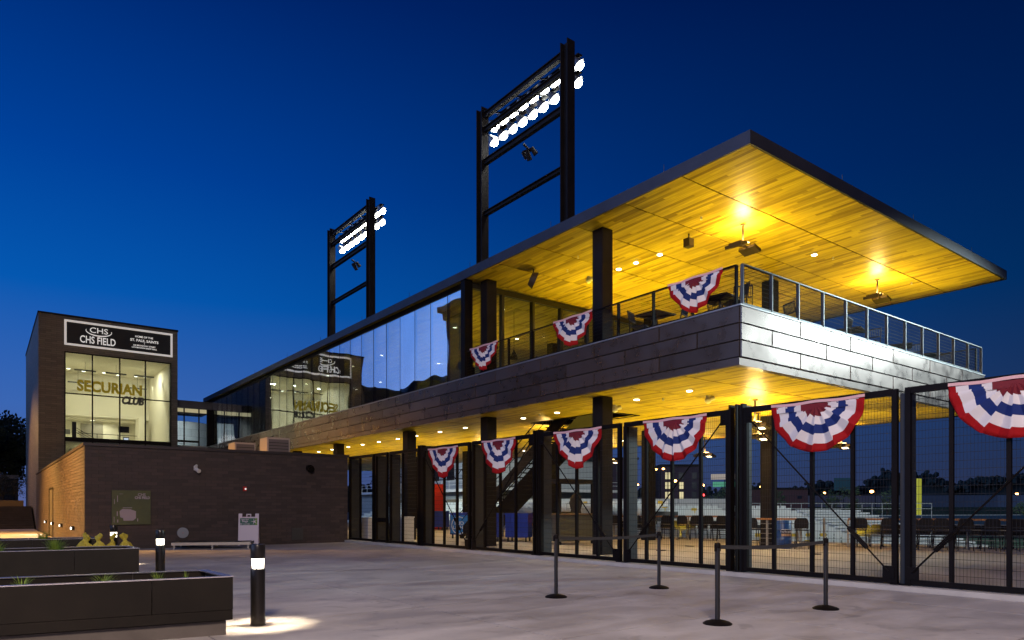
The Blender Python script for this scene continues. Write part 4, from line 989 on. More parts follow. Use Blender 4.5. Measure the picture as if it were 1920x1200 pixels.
slab('header', .08, .80, .77, 1.03, .004, .003, M('sign_green', (.0, .10, .06), .5)); slab('header_end', .80, .93, .77, 1.03, .004, .003, M('sign_green_light', (.12, .24, .03), .5))
rzA = math.atan2(ua.y, ua.x)
for s_, z, sz, bo in (('Saint Paul', .98, .065, .001), ('Stage', .915, .10, .003), ('@ Lowertown', .815, .055, .001)):
    text(s_, 'lettering', WP, AF(.32, z, .012), sz, rzA, af, ext=.002, bold=bo)
text('Lowertown', 'lettering', M('ink', (.03, .02, .05), .6), AF(.62, .14, .012), .06, rzA, af, ext=.001)
q = MB(); st_c = (.78, .9)
for k in range(5):
    a0 = math.pi/2 + k*2*math.pi/5 + .25; P_ = lambda r, an: AF(st_c[0] + r*math.cos(an)/.72, st_c[1] + r*math.sin(an), .013)
    q.add([P_(.015, a0-1.2), P_(.125, a0), P_(.015, a0+1.2), P_(0, 0)], [(0, 3, 2, 1)])
build(q, 'star', WP, af)

# white bins / boxes behind the fence by the wall
for x, y, w, h, lab in ((13.3, 27.4, .75, .95, 'white plastic box behind the first fence section'), (14.0, 25.9, .55, 1.0, 'white rounded box behind the fence, right of the narrow door')):
    t_ = thing('white_box', lab, 'box', (x, y, .03)); q = MB(); q.box(x-w/2, x+w/2, y-.3, y+.3, .05, h); build(q, 'body', white_paint, t_)
    q = MB(); q.box(x-w/2-.02, x+w/2+.02, y-.32, y+.32, h, h+.05); build(q, 'lid', white_paint, t_)

# ================================================================== ON THE CONCOURSE
BINB = M('bin_blue', (.015, .04, .33), .4); BINL = M('bin_print', (.03, .22, .62), .4); wheel_m = M('rubber', (.02, .02, .02), .6); tx_w = M('print_white', (.75, .75, .8), .5)
def cart(x, y, w, d, h, rz, lab, m=BINB, printed=True):
    t_ = thing('drinks_cart', lab, 'drinks cart', (0, 0, 0), 'blue drinks carts behind the fence')
    q = MB(); q.box(-w/2, w/2, -d/2, d/2, .18, h); build(q, 'body', m, t_)
    q = MB(); q.box(-w/2-.025, w/2+.025, -d/2-.025, d/2+.025, h, h+.07); q.box(-.1, .1, -d/2-.04, -d/2-.025, h-.06, h+.03); build(q, 'lid', m, t_)
    for sx in (-1, 1):
        for sy in (-1, 1): q = MB(); q.tube((sx*(w/2-.1)-.02, sy*(d/2-.08), .08), (sx*(w/2-.1)+.02, sy*(d/2-.08), .08), .08, n=12); q.box(sx*(w/2-.1)-.03, sx*(w/2-.1)+.03, sy*(d/2-.08)-.02, sy*(d/2-.08)+.02, .12, .18); build(q, 'wheel', wheel_m, t_)
    if printed:
        q = MB(); q.box(-w/2+.03, w/2-.03, -d/2-.006, -d/2-.001, .22, h-.06); build(q, 'print', BINL, t_)
        text('BUD', 'lettering', tx_w, (0, -d/2-.012, h*.62), h*.2, 0, t_, ext=.002, bold=.004); text('LIGHT', 'lettering', tx_w, (.02, -d/2-.012, h*.45), h*.2, 0, t_, ext=.002, bold=.004)
        q = MB(); n = 24
        for k in range(n-6):
            a0, a1 = [math.pi*.3 + 2*math.pi*j/n for j in (k, k+1)]
            P_ = lambda a, r: (r*w*.38*math.cos(a), -d/2-.010, h*.54 + r*h*.33*math.sin(a)); q.add([P_(a0, 1), P_(a1, 1), P_(a1, 1.12), P_(a0, 1.12)], [(0, 1, 2, 3)])
        build(q, 'swoosh', tx_w, t_)
    else:
        q = MB()
        for k in range(3): q.box(-w/2+.12+.2*k, -w/2+.2+.2*k, -d/2-.02, -d/2, .22, h-.05)
        build(q, 'rib', m, t_)
    t_.location = (x, y, .03); t_.rotation_euler = (0, 0, rz); return t_
cart(17.35, 26.7, .85, .8, 1.1, R(-50), 'blue drinks cart with a pale blue printed side, leftmost of the blue carts'); cart(18.3, 26.0, .75, .8, 1.1, R(-48), 'second blue drinks cart, right of the first printed one')
cart(16.9, 23.6, .7, .7, 1.1, R(-50), 'plain blue bin behind the second fence bunting', printed=False); cart(17.55, 22.7, .95, .8, 1.1, R(-52), 'plain blue ribbed bin in front of the steel stair', printed=False)
cart(22.6, 37.2, .8, .8, 1.1, R(-60), 'small far blue bin below the red panel', printed=False)
# red-banded coolers
for x, y, lab in ((19.0, 22.9, 'black cooler barrel with a red band under the stair, left one'), (19.75, 22.3, 'black cooler barrel with a red band under the stair, right one')):
    t_ = thing('cooler_barrel', lab, 'cooler', (x, y, .03), 'black coolers with a red band')
    q = MB(); q.lathe((x, y, .03), [(.33,0),(.36,.05),(.38,.7),(.38,1.12)], 20); build(q, 'body', black_steel, t_, sm=True)
    q = MB(); q.lathe((x, y, .72), [(.395,0),(.395,.40)], 20); build(q, 'band', M('band_red', (.5, .012, .02), .45), t_, sm=True)
    q = MB(); q.lathe((x, y, 1.15), [(.40,0),(.40,.05),(.3,.09),(.05,.1)], 20); build(q, 'lid', black_steel, t_, sm=True)
# red drinks fridge
t_ = thing('red_panel', 'tall red drinks panel with white letters behind the first fence bunting', 'panel', (22.9, 38.2, .03))
q = MB(); q.box(22.6, 23.4, 38.0, 38.7, .03, 2.9); build(q, 'cabinet', M('panel_red', (.6, .03, .02), .5, emit=(1, .05, .03), estr=.03), t_)
# kiosk
t_ = thing('grey_kiosk', 'grey serving counter with an open window frame behind the third bunting', 'kiosk', (18.0, 20.3, .03))
q = MB(); q.box(17.15, 18.9, 19.7, 20.6, .15, 1.15); build(q, 'counter', M('kiosk_grey', (.08, .085, .08), .5), t_)
q = MB(); q.box(17.05, 19.0, 19.6, 20.7, 1.15, 1.2); build(q, 'worktop', M('worktop', (.2, .13, .07), .5), t_)
for x, y in ((17.2, 19.75), (18.85, 19.75), (17.2, 20.55), (18.85, 20.55)): q = MB(); q.box(x-.04, x+.04, y-.04, y+.04, 1.2, 2.35); q.tube((x-.02, y, .09), (x+.02, y, .09), .07, n=10); build(q, 'post', dark_steel, t_)
q = MB(); q.box(17.05, 19.0, 19.6, 20.7, 2.35, 2.5); build(q, 'canopy', dark_steel, t_)
# dark draped heap on the counter near the stair, blue drum
t_ = thing('covered_heater', 'dark cloth cover tied over something tall beside the coolers', 'cover', (20.6, 22.6, .03)); q = MB()
q.lathe((20.6, 22.6, .03), [(.42,0),(.40,.3),(.33,.8),(.22,1.3),(.30,1.6),(.20,1.9),(.04,2.05)], 14); build(q, 'cloth', M('cover_cloth', (.03, .025, .03), .8, bump=.8, bscale=5), t_, sm=True)
t_ = thing('blue_drum', 'blue plastic drum with a white and orange label by the drink rail', 'drum', (21.85, 13.5, .03))
q = MB(); q.lathe((21.85, 13.5, .03), [(.27,0),(.29,.03),(.29,.3),(.30,.32),(.29,.34),(.29,.62),(.30,.64),(.29,.66),(.29,.93),(.27,.96)], 24); build(q, 'body', M('drum_blue', (.01, .05, .20), .35), t_, sm=True)
def band(name, z0, z1, m, a0=-2.7, a1=-1.5):
    q = MB(); n = 10
    for k in range(n):
        b0, b1 = a0+(a1-a0)*k/n, a0+(a1-a0)*(k+1)/n; f_ = lambda a, z: (21.85+.305*math.cos(a), 13.5+.305*math.sin(a), z)
        q.add([f_(b0, z0), f_(b1, z0), f_(b1, z1), f_(b0, z1)], [(0, 1, 2, 3)])
    build(q, name, m, t_)
band('label', .54, .68, M('label_dark', (.03, .03, .05), .5)); band('label_strip', .46, .54, M('label_tan', (.45, .28, .15), .6)); band('label_edge', .68, .695, tx_w)
text('The Recycler', 'lettering', tx_w, (21.67, 13.235, .61), .085, R(-33), t_, ext=.001)

# bar stools and drink rails
STM = M('stool_black', (.010, .008, .008), .5, .0, spec=.2)
def stool():
    t_ = thing('bar_stool', '', 'bar stool', (0, 0, 0), 'black bar stools along the drink rail')
    q = MB(); q.box(-.21, .21, -.2, .2, .62, .655); build(q, 'seat', STM, t_)
    q = MB(); n = 10; W_ = .22
    pts_ = [(-W_, .69), (W_, .69), (W_*1.02, .9), (W_*.9, 1.0), (W_*.6, 1.05), (-W_*.6, 1.05), (-W_*.9, 1.0), (-W_*1.02, .9)]
    v_ = [(x, -.20-(z-.69)*.12, z) for x, z in pts_] + [(x, -.175-(z-.69)*.12, z) for x, z in pts_]; m = len(pts_)
    q.add(v_, [tuple(range(m)), tuple(range(2*m-1, m-1, -1))] + [(i, m+i, m+(i+1) % m, (i+1) % m) for i in range(m)]); build(q, 'backrest', STM, t_)
    for sx in (-1, 1):
        for sy in (-1, 1): q = MB(); q.tube((sx*.18, sy*.17, .62), (sx*.22, sy*.22, 0), .013, n=6); build(q, 'leg', STM, t_)
    q = MB()
    for sx in (-1, 1): q.tube((sx*.2, -.2, .25), (sx*.2, .2, .25), .01, n=5); q.tube((sx*.17, -.185, .64), (sx*.19, -.195, .72), .01, n=5)
    q.tube((-.2, .19, .25), (.2, .19, .25), .01, n=5); build(q, 'footrest', STM, t_)
    return t_
S0 = stool(); first = True
right = [(23.82, 11.83), (24.25, 11.09), (24.60, 10.51), (24.81, 10.15), (25.02, 9.78), (25.35, 9.22), (25.72, 8.59), (26.05, 8.02), (26.35, 7.52)]
left = [(22.48, 22.11), (23.02, 21.27), (23.75, 20.14), (24.11, 19.59), (24.39, 19.16), (24.67, 18.73), (24.99, 18.24)]
midl = [(21.35, 14.35), (22.15, 12.95)]
labs = ['leftmost bar stool of the right-hand drink rail, beside the stair handrail', 'bar stool second from the handrail on the right-hand rail', 'bar stool just right of the double fence post', 'second bar stool right of the double fence post', 'third bar stool right of the double fence post',
        'bar stool just left of the brace turnbuckle on the right leaf', 'bar stool under the rightmost bunting, left one', 'bar stool under the rightmost bunting, right one', 'bar stool at the right edge of the view']
labs2 = ['bar stool at the left end of the far drink rail', 'bar stool seen left of the fourth bunting, on the far drink rail', 'first bar stool under the fourth bunting', 'second bar stool under the fourth bunting', 'third bar stool under the fourth bunting', 'bar stool seen under the right half of the fourth bunting', 'last bar stool of the far drink rail, by the widest fin post']
labs3 = ['dark bar stool beside the blue drum, left side', 'dark bar stool at the right of the blue drum']
for arr, ll, rz in ((right, labs, R(-59.7)), (left, labs2, R(-57)), (midl, labs3, R(-60))):
    for (x, y), lab in zip(arr, ll):
        if first:
            S0['label'] = lab; S0.location = (x, y, .03); S0.rotation_euler = (0, 0, rz); first = False
        else: dup(S0, (x, y, .03), rz + random.uniform(-.15, .15), lab)
for arr, rz, wh in ((right, R(-59.7), 'right-hand'), (left, R(-57), 'far')):       # the dark seats one step down on the field side
    for (x, y), (x2, y2) in zip(arr, arr[1:]):
        for f in (.25, .75):
            q_ = Vector((x+(x2-x)*f, y+(y2-y)*f, 0)) + Vector((.863, .505, 0))*1.45
            if (Vector((x2-x, y2-y, 0))).length > .55 or f < .5: dup(S0, (q_.x, q_.y, -.22), rz, f'dark seat one step down beyond the {wh} drink rail', f'dark seats beyond the {wh} drink rail')
def drink_rail(A, B, lab):
    A, B = Vector((*A, 0)), Vector((*B, 0)); u = (B-A).normalized(); n = Vector((-u.y, u.x, 0)); 
    if n.x < 0: n = -n
    t_ = thing('drink_rail', lab, 'counter', (A.x, A.y, .03), 'wooden drink rails at the edge of the seats')
    q = MB(); q.obox((A+B)/2 + Vector((0, 0, 1.03)), (B-A)/2, n*.17, (0, 0, .03)); build(q, 'wood_top', wood_counter, t_)
    k = max(2, int((B-A).length/1.5))
    for i in range(k+1):
        p = A + (B-A)*i/k; q = MB(); q.obox((p.x, p.y, .53), u*.035, n*.035, (0, 0, .48)); build(q, 'post', M_rail, t_)
    q = MB()
    for j in range(5): q.bar(A+n*.05+Vector((0, 0, .18+.17*j)), B+n*.05+Vector((0, 0, .18+.17*j)), .015)
    build(q, 'cable', M_rail, t_, kind='stuff')
M_rail = M('rail_galv', (.28, .26, .22), .45, .5)
drink_rail((24.05, 12.35), (27.6, 6.2), 'long wooden drink rail behind the stools at the right'); drink_rail((22.9, 22.55), (25.6, 18.4), 'wooden drink rail behind the far stools'); drink_rail((21.4, 15.1), (22.5, 13.2), 'short wooden drink rail behind the blue drum')
# stools tucked on the field side show dark seat rows: folding seat row behind the rail
seatrow_m = M('seat_dark', (.05, .045, .045), .6)
# handrails going down to the seats
for x, y, lab in ((24.6, 14.6, 'galvanised stair handrail going down between the seats'), (25.5, 14.0, 'lower galvanised handrail right of the first one')):
    q = MB(); q.tube((x, y, .03), (x, y, 1.0), .025); q.tube((x, y, 1.0), (x+.5, y+.3, 1.0), .025); q.tube((x+.5, y+.3, 1.0), (x+2.3, y+1.3, .1), .025); q.tube((x+2.3, y+1.3, .1), (x+2.3, y+1.3, -.9), .025); q.tube((x+.5, y+.3, 1), (x+.5, y+.3, .03), .02)
    tag(build(q, 'handrail', M_rail), lab, 'handrail')

# ------------------------------------------------------------------ hanging flood fixtures and their light
FXB = M('fixture_paint', (.05, .035, .025), .45, .3); GLOW = emi('fixture_glow', (1, .78, .45), 6); GLOW2 = emi('fixture_glow_up', (1, .6, .2), 10)
def fixture(x, y, zc, drop, lab, up=110, down=180, rz=0, dz=0):
    t_ = thing('hanging_floodlight', lab, 'floodlight', (x, y, zc), 'twin floodlights hanging from the soffits')
    q = MB(); q.tube((x, y, zc-drop), (x, y, zc-.02), .03, n=10); q.tube((x, y, zc-.04), (x, y, zc), .09, n=12); build(q, 'stem', FXB, t_)
    z = zc-drop
    q = MB(); q.bar((x-.35, y, z), (x+.35, y, z), .05); build(q, 'crossbar', FXB, t_)
    for s in (-1, 1):
        c = Vector((x+s*.33, y, z-.06)); ax = Vector((.16, .0, .05*s*-1)); ay = Vector((0, .27, 0)); az = ax.cross(ay).normalized()*.045
        q = MB(); q.obox(c, ax, ay, az); q.obox(c+Vector((0, 0, .06)), ax*.6, ay*.7, az*.6); build(q, 'head', FXB, t_)
        q = MB(); q.obox(c-az.normalized()*.052*(1 if az.z > 0 else -1), ax*.45, ay*.45, az.normalized()*.003); h = build(q, 'lens', GLOW if down else FXB, t_)
        if down: lamp('fixture_lamp', 'SPOT', tuple(c+Vector((0, 0, -.12))), down, (1, .72, .38), .15, to=(c.x+s*1.2, c.y, zc-4.5), parent=t_, spot=140, blend=.7)
    if up:
        q = MB(); q.box(x-.1, x+.1, y-.16, y+.16, z+.06, z+.075); build(q, 'up_lens', GLOW2, t_)
        lamp('uplight', 'AREA', (x, y, z+.10), up, (1, .66, .22), .35, to=(x, y, zc), parent=t_)
fixture(17.7, 12.2, 9.705, .62, 'floodlight fixture hanging from the roof soffit with the brightest glow above it', 150, 0)
fixture(25.85, 12.2, 9.705, .62, 'floodlight fixture hanging from the roof soffit toward its right end', 120, 0)
fixture(18.75, 12.5, 4.725, .75, 'floodlight on a stem below the lower soffit behind the widest fin post', 110, 90)
fixture(21.5, 14.2, 4.725, .8, 'second hanging floodlight behind the first, below the lower soffit', 60, 70)
fixture(27.3, 14.3, 4.725, .8, 'hanging floodlight seen just below the fifth fence bunting', 50, 70)
fixture(26.9, 20.6, 4.725, .8, 'hanging floodlight with a flat head seen right of the fourth bunting', 50, 70)
fixture(26.8, 26.6, 4.725, .8, 'hanging floodlight seen between the third and fourth bunting', 50, 70)
fixture(18.4, 21.9, 4.725, .75, 'hanging floodlight beside the stair opening', 60, 90)
fixture(26.8, 38.5, 4.725, .8, 'far hanging floodlight seen below the leftmost fence bunting', 50, 90)
fixture(21.0, 30.5, 4.725, .8, 'far hanging floodlight seen behind the second fence bunting', 50, 90)
# added fill lights on the terrace and concourse floors brighten the timber soffits
upm = MB(); upm.tube((0,0,0), (0,0,.02), .16, n=16); upme = upm.mesh('added_uplight', mats=[dark_steel])
UPC = (1, .74, .06)
n_up = 0
for zf, zc, pts_, e_ in ((6.0, 9.7, [(16.0, 11.2), (20.2, 11.6), (24.6, 11.6), (17.6, 15.4), (20.6, 16.8), (25.2, 16.4), (17.6, 18.6), (20.6, 20.2), (25.4, 20.4), (28.0-.4, 11.4)], 92),
                         (6.0, 9.7, [(16.5, 25.5), (21, 27), (16.5, 31), (21, 34), (16.5, 38), (16.5, 46), (20, 50)], 60),
                         (.03, 4.72, [(16.2, 11.4), (19.9, 11.2), (24.6, 12.2), (17.6, 15.2), (20.3, 16.2), (25.0, 16.2), (20.4, 19.3), (25.0, 20.4), (19.9, 25.6), (23.6, 23.6), (17.5, 29.8), (21, 29.8), (17.4, 35), (17.4, 41), (21, 36), (17.4, 47)], 112)):
    for x, y in pts_:
        inst('added_uplight', upme, (x, y, zf), MBD)
        lamp('soffit_fill', 'AREA', (x, y, zf+.04), e_, UPC, .3, to=(x, y, zc), spread=115)
# ball and dish lights, ceiling speaker, small box
t_ = thing('ceiling_speaker', 'round dark dish speaker on the roof soffit above the leftmost terrace bunting', 'speaker', (15.24, 18.9, 9.7))
q = MB(); q.tube((15.24, 18.9, 9.4), (15.24, 18.9, 9.705), .025); build(q, 'stem', FXB, t_); q = MB(); q.tube((15.3, 18.86, 9.30), (15.14, 18.96, 9.38), .30, .22, 22); build(q, 'dish', FXB, t_)
t_ = thing('ceiling_box', 'small dark box hanging from the roof soffit above the largest terrace bunting', 'speaker', (17.0, 13.6, 9.7))
q = MB(); q.tube((17.0, 13.6, 9.55), (17.0, 13.6, 9.705), .02); build(q, 'stem', FXB, t_); q = MB(); q.box(16.89, 17.11, 13.5, 13.72, 9.3, 9.55); build(q, 'box', FXB, t_)
for x, y, z, lab in ((17.3, 18.3, 9.7, 'small white ball fitting at the top of the terrace glass wall'), (16.2, 15.9, 4.72, 'white security lamp on the lower soffit beside the stair opening'), (17.0, 12.9, 4.72, 'white security lamp on the lower soffit left of the widest fin post')):
    t_ = thing('security_lamp', lab, 'lamp', (x, y, z), 'white ball lamps on the soffits')
    q = MB(); q.tube((x, y, z-.08), (x, y, z+.004), .07, n=12); build(q, 'mount', white_paint, t_); q = MB(); q.ball((x, y, z-.14), .10, 12, 8); q.tube((x+.05, y, z-.1), (x+.2, y-.05, z-.06), .05, .07, 10); build(q, 'ball', white_paint, t_, sm=True)
for x, y, z, lab in ((16.2, 22.6, 7.75, 'dark pendant lamp behind the corner of the glazing'), (17.9, 23.5, 7.7, 'dark pendant lamp behind the terrace glass wall'), (16.4, 25.4, 7.4, 'dark pendant lamp inside near the corner post'), (16.0, 31.5, 7.4, 'dark pendant lamp deep inside the upper storey')):
    t_ = thing('pendant_lamp', lab, 'lamp', (x, y, 9.7), 'dark pendant lamps in the upper storey')
    q = MB(); q.tube((x, y, z+.3), (x, y, 9.7), .008, n=5); build(q, 'cord', black_steel, t_); q = MB(); q.lathe((x, y, z), [(.17,0),(.16,.1),(.09,.24),(.03,.36),(.02,.4)], 14); build(q, 'shade', black_steel, t_, sm=True)

# ------------------------------------------------------------------ terrace tables and chairs
FUR = M('terrace_furniture', (.03, .025, .022), .5, .3)
def chair():
    t_ = thing('terrace_chair', '', 'chair', (0, 0, 0), 'slatted black terrace chairs')
    q = MB(); q.box(-.22, .22, -.2, .22, .43, .455); build(q, 'seat', FUR, t_)
    q = MB(); q.bar((-.22, -.22, .5), (-.22, -.30, .9), .022); q.bar((.22, -.22, .5), (.22, -.30, .9), .022); q.bar((-.22, -.30, .9), (.22, -.30, .9), .03); q.bar((-.22, -.25, .64), (.22, -.25, .64), .03); build(q, 'back_frame', FUR, t_)
    for k in range(8): q = MB(); x = -.175+.05*k; q.bar((x, -.25, .64), (x, -.30, .9), .022, .008); build(q, 'slat', FUR, t_)
    for sx in (-1, 1): q = MB(); q.bar((sx*.21, .2, 0), (sx*.21, .2, .44), .025); build(q, 'leg', FUR, t_); q = MB(); q.bar((sx*.22, -.26, 0), (sx*.22, -.22, .5), .025); build(q, 'leg', FUR, t_)
    return t_
def table():
    t_ = thing('terrace_table', '', 'table', (0, 0, 0), 'square black terrace tables')
    q = MB(); q.box(-.4, .4, -.4, .4, .71, .735); build(q, 'tabletop', FUR, t_)
    q = MB(); q.bar((-.36, -.36, .69), (.36, .36, .69), .04, .02); q.bar((-.36, .36, .69), (.36, -.36, .69), .04, .02); q.tube((0, 0, .05), (0, 0, .7), .035, n=10); build(q, 'pedestal', FUR, t_)
    q = MB(); q.bar((-.3, -.3, .02), (.3, .3, .02), .05, .03); q.bar((-.3, .3, .021), (.3, -.3, .021), .05, .03); build(q, 'foot', FUR, t_)
    return t_
CH = [(14.6, 13.35, 200, 'slatted terrace chair at the left of the first table'), (15.05, 12.5, 20, 'slatted terrace chair with its back to the railing, left of the largest bunting'), (15.5, 11.35, 160, 'terrace chair half hidden by the largest terrace bunting'), (14.65, 10.35, 60, 'terrace chair tucked low beside the railing corner'),
      (15.2, 10.5, -50, 'terrace chair seen just right of the railing corner'), (17.5, 10.35, -110, 'thin terrace chair seen side-on beyond the second bay of the end railing'), (19.95, 10.5, 10, 'slatted terrace chair in the middle of the end railing'), (21.5, 10.35, 100, 'pale-edged terrace chair turned sideways, right of the middle table'),
      (23.4, 10.5, 20, 'low terrace chair in the ninth bay of the end railing'), (24.7, 10.5, 95, 'terrace chair turned sideways in the tenth bay'), (27.1, 10.6, 80, 'last terrace chair by the far corner of the railing'), (16.0, 20.0, 30, 'terrace chair by the corner of the glazing behind the smallest bunting')]
TB_ = [(14.75, 12.95, 'first square terrace table left of the largest bunting'), (14.9, 10.95, 'square terrace table beside the railing corner'), (20.7, 10.6, 'square terrace table in the middle of the end railing'), (24.0, 10.65, 'square terrace table right of the middle of the end railing'), (26.2, 10.7, 'last square terrace table near the far railing corner')]
c0 = chair(); t0 = table()
for i, (x, y, r_, lab) in enumerate(CH):
    if i == 0: c0.location = (x, y, 6.0); c0.rotation_euler = (0, 0, R(r_)); c0['label'] = lab
    else: dup(c0, (x, y, 6.0), R(r_), lab)
for i, (x, y, lab) in enumerate(TB_):
    if i == 0: t0.location = (x, y, 6.0); t0['label'] = lab
    else: dup(t0, (x, y, 6.0), R(8*i), lab)

# ================================================================== SEATS AND FIELD
seat_w = M('seat_white', (.62, .66, .64), .5); seat_y = M('seat_yellow', (.62, .42, .03), .5); tier_m = M('tier_concrete', (.07, .08, .078), .85)
q = MB(); q.box(-.21, .21, .12, .16, .35, .82); q.box(-.21, .21, -.22, .14, .35, .41); q.box(-.03, .03, -.1, .14, 0, .36)
seat_me = q.mesh('stadium_seat', mats=[seat_w]); seat_mey = q.mesh('stadium_seat', mats=[seat_y])
def stand(O, e, n, s0, s1, rows, z0, rise, lab, singles, pitch=.52, tread=.85):
    O, e, n = Vector((*O, z0)), Vector((*e, 0)).normalized(), Vector((*n, 0)).normalized()
    t_ = MB()
    for k in range(rows):
        a = O + e*s0(k) + n*tread*k; b = O + e*s1 + n*tread*k
        q4 = [tuple(p[:2]) for p in (a, b, b+n*tread, a+n*tread)]; t_.prism(q4, -1.74, z0+rise*k)
    tt = build(t_, 'seating_tier', tier_m); tag(tt, lab, 'stand')
    rest_ = [MB(), MB()]; cnt = 0; rz = math.atan2(e.y, e.x)
    for k in range(rows):
        s = s0(k)+.4; j = 0
        while s < s1-.3:
            j += 1
            if j % 24 in (0, 1): s += pitch; continue
            p = O + e*s + n*(tread*k+.45) + Vector((0, 0, rise*k)); yel = random.random() < .06
            if cnt < singles and k < 8:
                ro = ('front', 'second', 'third', 'fourth', 'fifth', 'sixth', 'seventh', 'eighth')[k]; ncol = 'yellow' if yel else 'pale'
                where = 'facing tier behind the drink rail' if n.y > .5 else 'long tier behind the blue carts'
                tag(inst('stadium_seat', seat_mey if yel else seat_me, p, None, rz), f'{ncol} plastic seat in the {ro} row of the {where}', 'seat', f'{ncol} seats, {ro} row of the {where}'); cnt += 1
            else:
                m_ = rest_[1 if yel else 0]; E_, N_ = e*.21, n
                m_.obox(p + N_*.14 + Vector((0, 0, .6)), E_, N_*.02, (0, 0, .22)); m_.obox(p - N_*.04 + Vector((0, 0, .38)), E_, N_*.18, (0, 0, .03))
            s += pitch
    for m_, mt, nm in ((rest_[0], seat_w, 'pale_seat_block'), (rest_[1], seat_y, 'yellow_seat_block')):
        if m_.v: tag(build(m_, nm, mt, kind='stuff'), 'rows of small plastic seats beyond the nearest ones', 'seats')
stand((31, 31.5), (.86, -.51), (.51, .86), lambda k: 0, 18, 13, -1.55, .19, 'seating tier facing the camera behind the drink rail', 150)
stand((32, 33.5), (-.06, 1), (1, .06), lambda k: 0, 40, 11, -1.3, .24, 'long seating tier at the left behind the blue carts', 150)
# pale bleacher benches at the right end of the tier
t_ = thing('bleachers', 'bright metal bench rows sloping down at the right end of the seats', 'stand', (47, 24, -1.5))
for k in range(13):
    a = Vector((31, 31.5, 0)) + Vector((.86, -.51, 0))*18.6 + Vector((.51, .86, 0))*.85*k; b = a + Vector((.86, -.51, 0))*(7.5-.2*k)
    q = MB(); q.obox((a+b)/2+Vector((0, 0, -1.15+.19*k)), (b-a)/2, Vector((.51, .86, 0))*.3, (0, 0, .06)); q.obox((a+b)/2+Vector((.2, .4, -1.4+.19*k)), (b-a)/2, Vector((.51, .86, 0))*.4, (0, 0, .16)); build(q, 'bench', seat_w, t_)
# pale guard rail along the top of the tier
t_ = thing('guard_rail', 'long white guard rail along the top of the seats', 'railing', (37, 43, 1))
q = MB(); a, b = Vector((38.2, 43, 0)), Vector((66, 26.5, 0))
for z in (1.3, 1.75): q.bar(a+Vector((0,0,z)), b+Vector((0,0,z)), .05)
for k in range(36): p = a+(b-a)*k/35; q.bar(p+Vector((0,0,.3)), p+Vector((0,0,1.75)), .04)
build(q, 'rail', M('rail_white', (.30, .33, .32), .5), t_)
# concrete retaining wall with dark openings beyond it
t_ = thing('concrete_wall', 'long pale concrete wall with dark doorways behind the seats', 'wall', (52, 52, -1.7))
a, b = Vector((40, 62, 0)), Vector((62.5, 44.5, 0)); u = (b-a).normalized(); n = Vector((-u.y, u.x, 0))
q = MB(); q.obox((a+b)/2+Vector((0, 0, .3)), (b-a)/2, n*.3, (0, 0, 2.0)); build(q, 'wall', far_block, t_)
for k in range(4):
    p = a+(b-a)*(.22+.22*k); q = MB(); q.obox(p+Vector((0, 0, .35))-n*.32*(1 if n.x > 0 else -1)*1, u*1.0, n*.05, (0, 0, .75)); build(q, 'doorway', GREY2, t_)
# press box level at the left
t_ = thing('press_box', 'pale two-storey stand building with railings seen through the left gate leaves', 'building', (46, 66, -1.7))
q = MB(); q.box(42, 60, 60, 90, -1.7, 3.1); build(q, 'lower_storey', M('press_wall', (.33, .35, .33), .7, var=.1), t_)
q = MB(); q.box(41.2, 60, 58, 90, 3.1, 3.4); build(q, 'walkway', white_paint, t_)
q = MB(); q.box(44, 60, 62, 90, 3.4, 7.2); build(q, 'upper_storey', M('press_wall_upper', (.40, .42, .42), .7), t_)
q = MB(); q.box(43, 61, 61, 91, 7.2, 7.6); build(q, 'roof', fascia_mat, t_)
for k in range(7): y = 62.5+3.4*k; q = MB(); q.box(43.93, 43.99, y, y+1.6, 4.6, 6.4); build(q, 'window', black_steel, t_)
for k in range(6): y = 61+4*k; q = MB(); q.box(41.93, 41.99, y, y+2.6, -1.0, 2.3); build(q, 'opening', M('warm_opening', (.25, .2, .12), .7), t_)
q = MB()
for z in (3.9, 4.3): q.bar((41.3, 58.1, z), (41.3, 90, z), .05); q.bar((41.3, 58.1, z), (60, 58.1, z), .05)
for k in range(20): q.bar((41.3, 58.1+1.6*k, 3.4), (41.3, 58.1+1.6*k, 4.3), .05)
build(q, 'railing', white_paint, t_)
q = MB()
for k in range(12):
    q.bar((42.2, 59+2.4*k, 4.6), (42.2, 60.2+2.4*k, 5.6), .06); q.bar((42.2, 60.2+2.4*k, 5.6), (42.2, 61.4+2.4*k, 4.6), .06)
q.bar((42.2, 59, 5.6), (42.2, 88, 5.6), .08); q.bar((42.2, 59, 4.6), (42.2, 88, 4.6), .08); build(q, 'truss', dark_steel, t_)
lamp('press_flood', 'SPOT', (30, 55, 9.5), 9000, (.9, 1, .92), .5, to=(44, 66, 1), spot=110, blend=.6)
# outfield fence with rails, foul pole, dugout box
q = MB(); a, b = Vector((66, 52, 0)), Vector((150, 22, 0))
for z in (-.3, .35): q.bar(a+Vector((0,0,z)), b+Vector((0,0,z)), .12)
for k in range(60): p = a+(b-a)*k/59; q.bar(p+Vector((0,0,-1.7)), p+Vector((0,0,.4)), .08)
tag(build(q, 'outfield_fence', M('fence_pale', (.42, .46, .44), .6)), 'low pale fence along the far edge of the lit field', 'fence')
q = MB(); q.obox((118, 33, -.6), (32, -12, 0), (.1, .3, 0), (0, 0, .9)); tag(build(q, 'outfield_wall', M('wall_blue', (.02, .06, .12), .6)), 'dark blue padded wall behind the far edge of the field', 'wall')
t_ = thing('foul_pole', 'bright yellow foul pole standing at the edge of the field', 'pole', (100.9, 42.8, -1.7))
YEL = M('pole_yellow', (.62, .58, .04), .5, emit=(.9, .9, .1), estr=.25)
